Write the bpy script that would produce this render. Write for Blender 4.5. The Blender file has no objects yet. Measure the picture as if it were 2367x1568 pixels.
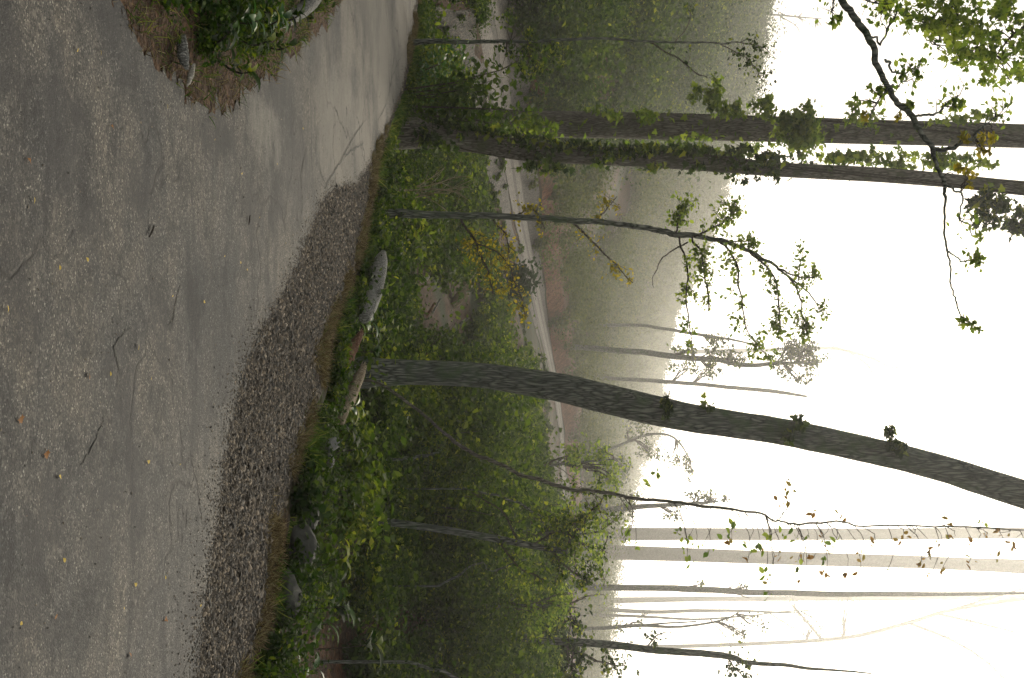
import bpy, math
import numpy as np
from mathutils import Vector, Matrix
R = math.radians
sc = bpy.context.scene

# ------------------------------------------------------------------ camera
F = 2630.0            # focal length in units of the 2367-wide reading of the photo
EYE = 1.6
cam_d = bpy.data.cameras.new('camera'); cam = bpy.data.objects.new('camera', cam_d)
sc.collection.objects.link(cam); sc.camera = cam
cam_d.lens = 40.0; cam_d.sensor_width = 36.0; cam_d.sensor_fit = 'HORIZONTAL'
cam_d.clip_start = 0.1; cam_d.clip_end = 3000
# the photograph was taken with the camera turned on its side
cam.matrix_world = Matrix(((0, -1, 0, 0), (0, 0, -1, 0), (1, 0, 0, EYE), (0, 0, 0, 1)))

# ------------------------------------------------------------------ light
SUN_EL, SUN_AZ = R(24), R(11)
w = bpy.data.worlds.new('World'); sc.world = w; w.use_nodes = True
nt = w.node_tree
sky = nt.nodes.new('ShaderNodeTexSky'); sky.sky_type = 'NISHITA'; sky.sun_disc = False
sky.sun_elevation = SUN_EL; sky.sun_rotation = SUN_AZ
sky.air_density = 1.0; sky.dust_density = 6.0; sky.ozone_density = 1.0
bg = nt.nodes['Background']; bg.inputs['Strength'].default_value = 0.15
# morning fog cover: the clear-sky gradient evened out and whitened
gm = nt.nodes.new('ShaderNodeGamma'); gm.inputs[1].default_value = 0.36; nt.links.new(sky.outputs[0], gm.inputs[0])
hs_ = nt.nodes.new('ShaderNodeHueSaturation'); hs_.inputs['Saturation'].default_value = .4; hs_.inputs['Value'].default_value = 2.75; nt.links.new(gm.outputs[0], hs_.inputs['Color'])
wm = nt.nodes.new('ShaderNodeMix'); wm.data_type = 'RGBA'; wm.blend_type = 'MULTIPLY'; wm.inputs[0].default_value = 1.0; wm.inputs[7].default_value = (1.06, 1.0, .9, 1)
nt.links.new(hs_.outputs[0], wm.inputs[6]); nt.links.new(wm.outputs[2], bg.inputs['Color'])
sd = bpy.data.lights.new('sun', 'SUN'); sun = bpy.data.objects.new('sun', sd); sc.collection.objects.link(sun)
sd.energy = 3.2; sd.angle = R(18); sd.color = (1.0, 0.9, 0.73)
sv = Vector((math.sin(SUN_AZ)*math.cos(SUN_EL), math.cos(SUN_AZ)*math.cos(SUN_EL), math.sin(SUN_EL)))
sun.rotation_euler = sv.to_track_quat('Z', 'Y').to_euler()
sun.location = (20, 60, 40)
HAZE_DENSITY, HAZE_G = 0.00098, 0.74
sc.view_settings.view_transform = 'Standard'; sc.view_settings.look = 'None'
sc.view_settings.exposure = 0.42; sc.view_settings.gamma = 1.0
c = sc.cycles
c.max_bounces = 6; c.diffuse_bounces = 3; c.glossy_bounces = 2; c.transmission_bounces = 4
c.volume_bounces = 1; c.transparent_max_bounces = 6
c.use_adaptive_sampling = True; c.adaptive_threshold = 0.03
c.use_denoising = True; c.time_limit = 700
c.sample_clamp_indirect = 4.0

# ------------------------------------------------------------------ helpers
COL = sc.collection
def P(X, Y, d):
    return np.array(((Y-784.0)/F*d, d, EYE+(X-1183.5)/F*d))
def tag(o, label=None, cat=None, group=None, kind=None):
    if label: o['label'] = label
    if cat: o['category'] = cat
    if group: o['group'] = group
    if kind: o['kind'] = kind
    return o
def empty(name, loc, label, cat, group=None):
    o = bpy.data.objects.new(name, None); o.location = tuple(float(v) for v in loc); COL.objects.link(o)
    o.empty_display_size = 0.2
    return tag(o, label, cat, group)
def nrm(a):
    return a/np.maximum(np.linalg.norm(a, axis=-1, keepdims=True), 1e-9)

class Acc:
    """collects geometry for ONE mesh"""
    def __init__(s): s.v = []; s.l = []; s.n = []; s.r = []; s.mi = []; s.c = 0
    def add(s, v, faces, k, rnd, mi=0):
        v = np.asarray(v, np.float32).reshape(-1, 3); faces = np.asarray(faces, np.int32).reshape(-1)
        s.v.append(v); s.l.append(faces+s.c); nf = len(faces)//k
        s.n.append(np.full(nf, k, np.int32)); s.mi.append(np.full(nf, mi, np.int32))
        s.r.append(np.broadcast_to(np.asarray(rnd, np.float32), (len(v),)).copy()); s.c += len(v)
    def tube(s, path, rad, sides=8, rough=0.0, rng=None, rnd=0.5, mi=0, cap=True, flare=0):
        p = np.asarray(path, float); r = np.asarray(rad, float); n = len(p)
        t = nrm(np.gradient(p, axis=0))
        a = np.array((1.0, 0.02, 0.03)) if abs(t[0, 0]) < 0.8 else np.array((0.02, 1.0, 0.03))
        U = np.zeros_like(p)
        u = nrm(a-t[0]*np.dot(a, t[0])); U[0] = u
        for i in range(1, n):
            u = nrm(u-t[i]*np.dot(u, t[i])); U[i] = u
        V = np.cross(t, U)
        ang = np.linspace(0, 2*np.pi, sides, endpoint=False)
        rr = np.repeat(r[:, None], sides, 1)
        if rough and rng is not None:
            g = rng.normal(0, 1, (n, sides))
            if sides > 12:
                for _ in range(3): g[1:-1] = (g[:-2]+g[1:-1]+g[2:])/3*1.35
            ridge = rng.normal(0, 1, sides)[None, :]*0.5+g*0.5
            rr = rr*(1+rough*ridge)
        if flare:
            k = np.exp(-np.linspace(0, 1, n)*n/4.0)[:, None]
            rr = rr*(1+flare*k*(1+0.35*np.cos(ang*4+1)[None, :]))
        v = p[:, None]+rr[..., None]*(np.cos(ang)[None, :, None]*U[:, None]+np.sin(ang)[None, :, None]*V[:, None])
        i = np.arange(n-1)[:, None]*sides; j = np.arange(sides)[None, :]; j2 = (j+1) % sides
        f = np.stack((i+j, i+j2, i+sides+j2, i+sides+j), -1)
        s.add(v, f, 4, rnd, mi)
        if cap:
            for e, q in ((0, -1), (n-1, 1)):
                vv = np.vstack((v[e], p[e][None]+t[e]*q*r[e]*0.3))
                j = np.arange(sides); k2 = (j+1) % sides
                ff = np.stack((j, k2, np.full(sides, sides)), -1)
                s.add(vv, ff, 3, rnd, mi)
        return s
    def build(s, name, mats, parent=None, origin=None, smooth=False):
        me = bpy.data.meshes.new(name)
        if not s.v: s.add(np.zeros((3, 3)), [0, 1, 2], 3, 0)
        v = np.concatenate(s.v); l = np.concatenate(s.l); n = np.concatenate(s.n); mi = np.concatenate(s.mi)
        off = np.zeros(3)
        if parent is not None:
            q = parent
            while q is not None: off += np.array(q.location); q = q.parent
        elif origin is not None: off = np.asarray(origin, float)
        v = v-off.astype(np.float32)
        me.vertices.add(len(v)); me.vertices.foreach_set('co', v.ravel().astype(np.float32))
        me.loops.add(len(l)); me.loops.foreach_set('vertex_index', l)
        me.polygons.add(len(n)); st = np.concatenate(([0], np.cumsum(n)[:-1])).astype(np.int32)
        me.polygons.foreach_set('loop_start', st); me.polygons.foreach_set('material_index', mi)
        if smooth: me.polygons.foreach_set('use_smooth', np.ones(len(n), bool))
        at = me.attributes.new('rnd', 'FLOAT', 'POINT'); at.data.foreach_set('value', np.concatenate(s.r))
        me.update(calc_edges=True); me.validate()
        for m in (mats if isinstance(mats, (list, tuple)) else [mats]): me.materials.append(m)
        o = bpy.data.objects.new(name, me); COL.objects.link(o)
        if parent is not None: o.parent = parent
        elif origin is not None: o.location = tuple(float(x) for x in origin)
        return o

# leaf templates: x = along leaf (0..1), y = across, z = up ; triangle lists
def T_diamond():
    v = [(0, 0, 0), (.5, .32, .10), (1, 0, -.05), (.5, -.32, .10)]
    return np.array(v), np.array([(0, 3, 2), (0, 2, 1)])
def T_oval():
    v = [(0, 0, 0), (.25, .24, .05), (.6, .28, .06), (1, 0, -.08), (.6, -.28, .06), (.25, -.24, .05), (.5, 0, 0)]
    return np.array(v), np.array([(0, 6, 1), (1, 6, 2), (2, 6, 3), (3, 6, 4), (4, 6, 5), (5, 6, 0)])
def T_lobed():
    a = [(0, 0), (.02, .22), (-.06, .46), (.22, .36), (.42, .55), (.52, .24), (.72, .22), (1.02, 0)]
    b = [(x, -y) for x, y in a[-2:0:-1]]
    pts = a+b; v = [(x, y, .12*abs(y)+.04*math.sin(5*x)-0.08*x*x) for x, y in pts]+[(.38, 0, -.01)]
    k = len(v)-1
    return np.array(v), np.array([(i, k, (i+1) % k) for i in range(k)])
def T_long():
    xs = [0, .12, .3, .5, .7, .88, 1]; ws = [.02, .1, .17, .2, .17, .09, 0.0]; zs = [0, .06, .1, .09, .03, -.08, -.2]
    v = []
    for x, ww, z in zip(xs, ws, zs): v += [(x, ww, z+.05*ww*5*.5), (x, 0, z-.02), (x, -ww, z+.05*ww*5*.5)]
    f = []
    for i in range(6):
        for j in range(2):
            a = i*3+j; f += [(a, a+3, a+4), (a, a+4, a+1)]
    return np.array(v), np.array(f)
def T_blade():
    v = [(0, .03, 0), (0, -.03, 0), (.4, .025, .0), (.4, -.025, .0), (.75, .015, -.1), (.75, -.015, -.1), (1, 0, -.28)]
    return np.array(v), np.array([(0, 1, 3), (0, 3, 2), (2, 3, 5), (2, 5, 4), (4, 5, 6)])
TM = dict(diamond=T_diamond(), oval=T_oval(), lobed=T_lobed(), long=T_long(), blade=T_blade())
def leaves(acc, pos, size, axis, normal, tmpl, rnd, mi=0):
    pos = np.asarray(pos, float); n = len(pos)
    if n == 0: return
    tv, tf = TM[tmpl]
    a = nrm(np.asarray(axis, float)); b = nrm(np.cross(np.asarray(normal, float), a)); cc = np.cross(a, b)
    s = np.broadcast_to(np.asarray(size, float), (n,))[:, None, None]
    v = pos[:, None]+s*(tv[None, :, 0:1]*a[:, None]+tv[None, :, 1:2]*b[:, None]+tv[None, :, 2:3]*cc[:, None])
    f = tf[None]+(np.arange(n)*len(tv))[:, None, None]
    acc.add(v.reshape(-1, 3), f, 3, np.repeat(np.broadcast_to(rnd, (n,)), len(tv)), mi)
def rleaf(acc, rng, pos, size, tmpl, up=0.8, droop=0.2, rnd=None, mi=0, spread=1.0):
    n = len(pos)
    if n == 0: return
    ax = rng.normal(0, 1, (n, 3))*spread; ax[:, 2] = ax[:, 2]*.45-droop
    nr = rng.normal(0, .6, (n, 3)); nr[:, 2] += up
    leaves(acc, pos, size*rng.uniform(.6, 1.3, n), ax, nr, tmpl, rng.random(n) if rnd is None else rnd, mi)

# ------------------------------------------------------------------ materials
class N:
    def __init__(s, name):
        s.m = bpy.data.materials.new(name); s.m.use_nodes = True; s.t = s.m.node_tree
        s.b = s.t.nodes['Principled BSDF']; s.out = s.t.nodes['Material Output']
    def n(s, typ, **kw):
        x = s.t.nodes.new(typ)
        for k, v in kw.items():
            if k in x.inputs: x.inputs[k].default_value = v
            else: setattr(x, k, v)
        return x
    def l(s, a, b): s.t.links.new(a, b)
    def coords(s, scale=(1, 1, 1)):
        tc = s.n('ShaderNodeTexCoord'); mp = s.n('ShaderNodeMapping'); mp.inputs['Scale'].default_value = scale
        s.l(tc.outputs['Object'], mp.inputs[0]); return mp.outputs[0]
    def noise(s, co, scale, detail=6, rough=.6, dist=0):
        x = s.n('ShaderNodeTexNoise', Scale=scale, Detail=detail, Roughness=rough, Distortion=dist)
        s.l(co, x.inputs['Vector']); return x.outputs['Fac']
    def ramp(s, fac, stops, interp='LINEAR'):
        x = s.n('ShaderNodeValToRGB'); x.color_ramp.interpolation = interp; e = x.color_ramp.elements
        while len(e) < len(stops): e.new(0.5)
        for i, (p, col) in enumerate(stops):
            e[i].position = p; e[i].color = (*col, 1) if len(col) == 3 else col
        s.l(fac, x.inputs[0]); return x.outputs[0]
    def mix(s, f, a, b, mode='MIX'):
        x = s.n('ShaderNodeMix', data_type='RGBA', blend_type=mode)
        for val, idx in ((f, 0), (a, 6), (b, 7)):
            if hasattr(val, 'is_linked'): s.l(val, x.inputs[idx])
            else: x.inputs[idx].default_value = val if idx == 0 else (*val, 1)
        return x.outputs[2]
    def math(s, op, a, b=0.5, clamp=False):
        x = s.n('ShaderNodeMath', operation=op, use_clamp=clamp)
        for i, val in enumerate((a, b)):
            if hasattr(val, 'is_linked'): s.l(val, x.inputs[i])
            else: x.inputs[i].default_value = val
        return x.outputs[0]
    def bump(s, h, strength=.5, dist=.02, prev=None):
        x = s.n('ShaderNodeBump', Strength=strength, Distance=dist); s.l(h, x.inputs['Height'])
        if prev: s.l(prev, x.inputs['Normal'])
        s.l(x.outputs[0], s.b.inputs['Normal']); return x.outputs[0]

def leaf_mat(name, stops, trans=.45, rough=.75, tint=(1.5, 1.5, .7)):
    k = N(name); at = k.n('ShaderNodeAttribute', attribute_name='rnd')
    co = k.coords(); big = k.noise(co, 1.3, 2)
    f = k.math('ADD', at.outputs['Fac'], k.math('MULTIPLY', k.math('SUBTRACT', big, .5), .9), True)
    col = k.ramp(f, stops)
    k.l(col, k.b.inputs['Base Color']); k.b.inputs['Roughness'].default_value = rough
    k.b.inputs['Specular IOR Level'].default_value = .12
    tr = k.n('ShaderNodeBsdfTranslucent'); k.l(k.mix(1.0, col, tint, 'MULTIPLY'), tr.inputs['Color'])
    ms = k.n('ShaderNodeMixShader'); ms.inputs[0].default_value = trans
    k.l(k.b.outputs[0], ms.inputs[1]); k.l(tr.outputs[0], ms.inputs[2]); k.l(ms.outputs[0], k.out.inputs[0])
    return k.m
M = {}
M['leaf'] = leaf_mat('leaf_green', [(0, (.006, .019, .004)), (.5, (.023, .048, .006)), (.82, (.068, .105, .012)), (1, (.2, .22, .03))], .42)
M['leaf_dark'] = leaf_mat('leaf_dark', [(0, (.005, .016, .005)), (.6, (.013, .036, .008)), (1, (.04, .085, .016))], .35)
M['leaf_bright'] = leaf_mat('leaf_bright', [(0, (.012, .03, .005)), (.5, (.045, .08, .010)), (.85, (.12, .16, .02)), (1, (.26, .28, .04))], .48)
M['leaf_yellow'] = leaf_mat('leaf_yellow', [(0, (.09, .085, .01)), (.5, (.17, .15, .014)), (1, (.3, .24, .03))], .5)
M['leaf_olive'] = leaf_mat('leaf_olive', [(0, (.02, .03, .008)), (.5, (.045, .065, .015)), (1, (.1, .11, .03))], .4)
M['leaf_rust'] = leaf_mat('leaf_rust', [(0, (.12, .06, .02)), (.5, (.2, .11, .04)), (1, (.14, .13, .04))], .5)
M['leaf_silver'] = leaf_mat('leaf_silver', [(0, (.012, .045, .012)), (.6, (.04, .1, .03)), (1, (.2, .28, .14))], .4, .45)
M['leaf_sky'] = leaf_mat('leaf_backlit', [(0, (.045, .085, .014)), (.5, (.11, .165, .028)), (1, (.2, .25, .045))], .66, tint=(1.5, 1.5, .8))
M['grass_dry'] = leaf_mat('grass_dry', [(0, (.03, .022, .012)), (.35, (.085, .064, .033)), (.65, (.16, .125, .065)), (.85, (.24, .2, .11)), (1, (.07, .1, .025))], .2, tint=(1.1, 1.1, .8))
M['grass'] = leaf_mat('grass', [(0, (.015, .04, .008)), (.6, (.045, .09, .015)), (1, (.16, .17, .045))], .35)

def bark_mat(name, dark, mid, light, scale=1.0, moss=None, bump=.9):
    k = N(name); co = k.coords((scale, scale, scale*.13))
    a = k.noise(co, 50, 8, .7, .6); v = k.n('ShaderNodeTexVoronoi', feature='DISTANCE_TO_EDGE', Scale=38.0)
    wob = k.n('ShaderNodeMix', data_type='VECTOR'); k.l(co, wob.inputs[4])
    nn = k.n('ShaderNodeTexNoise', Scale=9.0); k.l(co, nn.inputs[0]); k.l(nn.outputs['Color'], wob.inputs[5]); wob.inputs[0].default_value = .12
    k.l(wob.outputs[1], v.inputs['Vector'])
    crack = k.math('MULTIPLY', v.outputs['Distance'], 3.2, True)
    h = k.math('MULTIPLY', crack, k.math('ADD', a, .3))
    col = k.ramp(h, [(0, dark), (.35, mid), (.75, light)])
    blot = k.noise(k.coords(), 2.2, 4)
    col = k.mix(k.ramp(blot, [(.45, (0, 0, 0)), (.7, (.45,)*3)]), col, tuple(x*1.4 for x in mid))
    if moss:
        col = k.mix(k.ramp(k.noise(k.coords(), 3.7, 6), [(.5, (0, 0, 0)), (.66, (.8,)*3)]), col, moss)
    k.l(col, k.b.inputs['Base Color']); k.b.inputs['Roughness'].default_value = .93
    k.b.inputs['Specular IOR Level'].default_value = .2
    k.bump(h, bump, .03)
    return k.m
M['bark'] = bark_mat('bark_grey', (.014, .018, .016), (.085, .095, .084), (.19, .2, .17), 1.0, (.06, .095, .045), .7)
M['bark_brown'] = bark_mat('bark_brown', (.03, .028, .023), (.115, .107, .09), (.21, .195, .165), 1.3, (.06, .07, .035))
M['bark_thin'] = bark_mat('bark_thin', (.02, .017, .014), (.045, .037, .03), (.08, .065, .05), 3)
M['wood_grey'] = bark_mat('wood_weathered', (.07, .072, .068), (.24, .245, .23), (.42, .42, .39), 2.0)
M['wood_tan'] = bark_mat('wood_tan', (.12, .09, .055), (.34, .28, .19), (.5, .43, .32), 2.5)
M['wood_red'] = bark_mat('wood_rotten', (.07, .03, .018), (.2, .10, .06), (.32, .2, .13), 2.5)
M['wood_pale'] = bark_mat('wood_pale', (.3, .27, .22), (.55, .52, .46), (.7, .68, .62), 3)

def m_asphalt():
    k = N('asphalt'); co = k.coords()
    v = k.n('ShaderNodeTexVoronoi', Scale=150.0); k.l(co, v.inputs['Vector'])
    hs = k.n('ShaderNodeSeparateColor'); k.l(v.outputs['Color'], hs.inputs[0])
    agg = k.ramp(hs.outputs[0], [(0, (.02, .021, .022)), (.45, (.044, .0425, .040)), (.82, (.073, .069, .063)), (.95, (.125, .12, .11)), (1, (.25, .24, .21))])
    v3 = k.n('ShaderNodeTexVoronoi', Scale=42.0); k.l(co, v3.inputs['Vector'])
    h3 = k.n('ShaderNodeSeparateColor'); k.l(v3.outputs['Color'], h3.inputs[0])
    agg = k.mix(k.ramp(h3.outputs[1], [(.0, (.55,)*3), (.1, (0, 0, 0)), (.975, (0, 0, 0)), (1, (.25,)*3)]), agg, (.13, .122, .108))
    spots = k.ramp(h3.outputs[2], [(.965, (0, 0, 0)), (.97, (.8,)*3)])
    agg = k.mix(spots, agg, (.02, .02, .02))
    big = k.noise(co, .9, 7, .62, .4); big2 = k.noise(co, 3.4, 7, .65)
    dirt = k.ramp(big, [(.36, (.52, .57, .62)), (.47, (.9, .92, .93)), (.66, (1.3, 1.25, 1.15))])
    col = k.mix(1.0, agg, dirt, 'MULTIPLY')
    col = k.mix(1.0, col, k.ramp(big2, [(.38, (.45, .47, .5)), (.47, (1, 1, 1)), (.7, (1.14, 1.1, 1.05))]), 'MULTIPLY')
    col = k.mix(1.0, col, k.ramp(k.noise(co, 60, 4, .85), [(.3, (.6,)*3), (.5, (1,)*3), (.7, (1.45, 1.42, 1.36))]), 'MULTIPLY')
    st_ = k.noise(k.coords((.5, 1.7, 1)), 1.5, 7, .68, .9)
    col = k.mix(1.0, col, k.ramp(st_, [(.36, (.42, .44, .48)), (.46, (.95, .96, .97)), (.6, (1.1, 1.08, 1.04))]), 'MULTIPLY')
    # pale dust worn into the far bend
    sp = k.n('ShaderNodeSeparateXYZ'); k.l(co, sp.inputs[0])
    far = k.math('MULTIPLY', k.math('SUBTRACT', sp.outputs[1], 7.0), .16, True)
    dust = k.math('MULTIPLY', far, k.ramp(k.noise(co, .8, 5, .6), [(.4, (0, 0, 0)), (.56, (1, 1, 1))]))
    col = k.mix(k.math('MULTIPLY', dust, .75), col, (.165, .15, .125))
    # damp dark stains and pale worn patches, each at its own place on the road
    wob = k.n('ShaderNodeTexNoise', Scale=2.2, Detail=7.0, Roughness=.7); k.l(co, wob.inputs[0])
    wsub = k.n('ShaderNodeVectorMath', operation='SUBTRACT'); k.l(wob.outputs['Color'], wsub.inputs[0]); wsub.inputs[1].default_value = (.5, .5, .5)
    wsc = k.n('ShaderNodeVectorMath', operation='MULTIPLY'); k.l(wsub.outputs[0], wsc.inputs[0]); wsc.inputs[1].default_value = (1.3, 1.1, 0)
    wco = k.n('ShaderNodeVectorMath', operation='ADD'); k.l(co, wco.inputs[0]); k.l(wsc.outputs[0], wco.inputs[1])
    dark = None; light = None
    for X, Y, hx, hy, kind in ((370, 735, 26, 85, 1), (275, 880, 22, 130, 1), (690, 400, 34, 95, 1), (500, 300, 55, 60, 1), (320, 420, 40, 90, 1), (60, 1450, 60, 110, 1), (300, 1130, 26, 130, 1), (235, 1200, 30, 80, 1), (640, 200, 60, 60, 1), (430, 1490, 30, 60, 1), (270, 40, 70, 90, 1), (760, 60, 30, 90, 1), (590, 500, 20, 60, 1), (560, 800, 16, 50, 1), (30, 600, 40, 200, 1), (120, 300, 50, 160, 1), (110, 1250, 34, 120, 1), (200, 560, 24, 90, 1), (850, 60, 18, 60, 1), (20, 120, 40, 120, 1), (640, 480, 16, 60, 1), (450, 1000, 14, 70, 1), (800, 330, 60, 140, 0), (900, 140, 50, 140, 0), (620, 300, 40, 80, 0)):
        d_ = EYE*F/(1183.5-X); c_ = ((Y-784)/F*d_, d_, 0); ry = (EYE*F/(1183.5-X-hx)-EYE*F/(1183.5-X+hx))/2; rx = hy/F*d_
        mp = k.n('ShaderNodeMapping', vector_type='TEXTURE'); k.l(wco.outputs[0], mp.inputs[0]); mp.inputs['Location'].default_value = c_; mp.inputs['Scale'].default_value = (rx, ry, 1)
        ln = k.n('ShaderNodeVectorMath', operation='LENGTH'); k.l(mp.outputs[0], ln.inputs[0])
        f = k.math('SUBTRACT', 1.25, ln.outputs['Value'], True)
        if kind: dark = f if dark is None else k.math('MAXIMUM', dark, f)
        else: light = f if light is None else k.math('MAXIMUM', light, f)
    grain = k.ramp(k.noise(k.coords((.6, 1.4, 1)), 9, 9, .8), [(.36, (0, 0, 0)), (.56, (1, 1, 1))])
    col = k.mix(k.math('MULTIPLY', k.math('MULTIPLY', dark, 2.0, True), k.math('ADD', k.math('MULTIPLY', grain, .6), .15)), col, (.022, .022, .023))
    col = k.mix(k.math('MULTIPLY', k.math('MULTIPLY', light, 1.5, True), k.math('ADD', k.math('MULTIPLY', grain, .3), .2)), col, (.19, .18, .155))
    # hairline cracks
    cv = k.n('ShaderNodeTexVoronoi', feature='DISTANCE_TO_EDGE', Scale=.55)
    wn = k.n('ShaderNodeTexNoise', Scale=1.6, Detail=6.0); k.l(co, wn.inputs[0])
    ad = k.n('ShaderNodeVectorMath', operation='ADD'); k.l(co, ad.inputs[0]); k.l(wn.outputs['Color'], ad.inputs[1]); k.l(ad.outputs[0], cv.inputs['Vector'])
    cr = k.ramp(cv.outputs['Distance'], [(.0, (1, 1, 1)), (.004, (.7,)*3), (.012, (0, 0, 0))])
    mask = k.ramp(k.noise(co, .5, 3), [(.42, (0, 0, 0)), (.55, (1, 1, 1))])
    crk = k.math('MULTIPLY', cr, mask)
    col = k.mix(crk, col, (.02, .019, .018))
    k.l(col, k.b.inputs['Base Color']); k.b.inputs['Roughness'].default_value = .85
    k.b.inputs['Specular IOR Level'].default_value = .3
    h = k.math('ADD', k.math('MULTIPLY', v.outputs['Distance'], -1.0), k.math('MULTIPLY', crk, -2.0))
    b1 = k.bump(h, .5, .006); k.bump(k.noise(co, 2.5, 4), .35, .04, b1)
    return k.m
M['asphalt'] = m_asphalt()
def m_ground(name, cols, scale=6, patch=None, pscale=.5, prange=(.48, .6)):
    k = N(name); co = k.coords()
    a = k.noise(co, scale, 10, .75, .5); col = k.ramp(a, cols)
    v = k.n('ShaderNodeTexVoronoi', Scale=scale*4.0); k.l(co, v.inputs['Vector'])
    hs = k.n('ShaderNodeSeparateColor'); k.l(v.outputs['Color'], hs.inputs[0])
    col = k.mix(1.0, col, k.ramp(hs.outputs[0], [(0, (.55,)*3), (.6, (1.0,)*3), (1, (1.7, 1.6, 1.4))]), 'MULTIPLY')
    if patch: col = k.mix(k.ramp(k.noise(co, pscale, 8, .7), [(prange[0], (0, 0, 0)), (prange[1], (.9,)*3)]), col, patch)
    k.l(col, k.b.inputs['Base Color']); k.b.inputs['Roughness'].default_value = .95; k.b.inputs['Specular IOR Level'].default_value = .15
    k.bump(k.math('ADD', a, v.outputs['Distance']), .8, .05)
    return k.m
M['forest_floor'] = m_ground('forest_floor', [(.3, (.012, .006, .003)), (.5, (.042, .021, .011)), (.7, (.085, .048, .027))], 5, (.014, .026, .008), .2, (.47, .58))  # albedo kept low: shade of the canopy overhead is put into the colour
M['earth_red'] = m_ground('reddish_earth', [(.3, (.022, .013, .008)), (.5, (.06, .037, .024)), (.7, (.12, .078, .053))], 9)
M['bank_earth'] = m_ground('bank_earth', [(.3, (.035, .014, .008)), (.5, (.1, .042, .024)), (.7, (.16, .078, .046))], 3, (.02, .035, .01), .3, (.56, .66))
M['gravel_bed'] = m_ground('gravel_bed', [(.3, (.02, .018, .015)), (.5, (.06, .052, .042)), (.7, (.12, .105, .085))], 30)
M['lane'] = m_ground('lane_gravel', [(.3, (.1, .096, .088)), (.5, (.16, .152, .14)), (.7, (.23, .218, .2))], 7)
M['lane_edge'] = m_ground('lane_loose_gravel', [(.3, (.06, .058, .054)), (.5, (.1, .096, .089)), (.7, (.15, .145, .135))], 7)
def m_stone(name, stops, bscale=14):
    k = N(name); at = k.n('ShaderNodeAttribute', attribute_name='rnd'); co = k.coords()
    a = k.noise(co, bscale, 9, .7)
    col = k.ramp(at.outputs['Fac'], stops, 'LINEAR')
    col = k.mix(1.0, col, k.ramp(a, [(.3, (.6,)*3), (.7, (1.4,)*3)]), 'MULTIPLY')
    k.l(col, k.b.inputs['Base Color']); k.b.inputs['Roughness'].default_value = .85
    k.bump(a, .6, .02); return k.m
M['pebble'] = m_stone('pebble', [(0, (.014, .013, .011)), (.45, (.042, .036, .028)), (.75, (.09, .072, .05)), (.93, (.16, .128, .088)), (1, (.3, .25, .19))])
M['rock'] = m_stone('rock', [(0, (.05, .055, .055)), (1, (.17, .175, .17))])
M['rock_dark'] = m_stone('rock_dark', [(0, (.012, .014, .012)), (1, (.034, .037, .03))])
M['fallen_yellow'] = leaf_mat('fallen_leaf_yellow', [(0, (.35, .24, .04)), (1, (.6, .48, .12))], .1)
M['fallen_brown'] = leaf_mat('fallen_leaf_brown', [(0, (.12, .05, .015)), (1, (.28, .13, .04))], .1)

# ------------------------------------------------------------------ terrain
# edge of the verge as (height reading, column): where the level road ends and the bank begins
EDGE = [(570, 1568), (620, 1400), (650, 1200), (690, 1050), (745, 900), (755, 800), (790, 700), (830, 600), (850, 500), (860, 430), (885, 330), (930, 210), (955, 100), (968, 0)]
ex = np.array([(Y-784)/F*(EYE*F/(1183.5-X)) for X, Y in EDGE]); ey = np.array([EYE*F/(1183.5-X) for X, Y in EDGE])
ex = np.concatenate(([60, 12, 4.2], ex, [-12, -30, -90])); ey = np.concatenate(([-55, -7.5, 3.6], ey, [22.5, 25, 30]))
o_ = np.argsort(ex); ex, ey = ex[o_], ey[o_]
def edge_y(x): return np.interp(x, ex, ey)
# far lane centre line: (reading up, column, distance)
LANE = [(1095, -260, 20), (1112, -120, 23), (1123, 0, 26), (1142, 85, 29), (1151, 170, 32), (1186, 410, 41), (1200, 496, 45), (1237, 669, 54), (1262, 788, 61), (1286, 900, 68), (1298, 1000, 75), (1304, 1130, 86), (1306, 1250, 100), (1310, 1500, 135), (1312, 1800, 190)]
lY = np.array([l[1] for l in LANE], float); lX = np.array([l[0] for l in LANE], float); lD = np.array([l[2] for l in LANE], float)
RIDGE = [(-1500, 1650, 95), (-200, 1735, 84), (0, 1735, 84), (150, 1728, 86), (260, 1695, 92), (400, 1670, 100), (500, 1650, 105), (650, 1580, 118), (780, 1530, 125), (900, 1505, 130), (1000, 1480, 135), (1100, 1430, 142), (1200, 1395, 150), (1400, 1360, 170), (1568, 1345, 190), (2600, 1345, 230)]
rY = np.array([r[0] for r in RIDGE], float); rX = np.array([r[1] for r in RIDGE], float); rD = np.array([r[2]*(3.0 if r[1] < 300 else 2.3) for r in RIDGE], float)
rs = np.random.RandomState(5)
NG = [rs.uniform(-1, 1, (64, 64)) for _ in range(3)]
def vnoise(x, y, s, k=0):
    g = NG[k]; fx = np.asarray(x, float)/s; fy = np.asarray(y, float)/s; ix = np.floor(fx).astype(int); iy = np.floor(fy).astype(int)
    tx = fx-ix; ty = fy-iy; tx = tx*tx*(3-2*tx); ty = ty*ty*(3-2*ty)
    G = lambda a, b: g[a % 64, b % 64]
    return (G(ix, iy)*(1-tx)+G(ix+1, iy)*tx)*(1-ty)+(G(ix, iy+1)*(1-tx)+G(ix+1, iy+1)*tx)*ty
def ss(a, b, x): t = np.clip((x-a)/(b-a), 0, 1); return t*t*(3-2*t)
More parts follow.
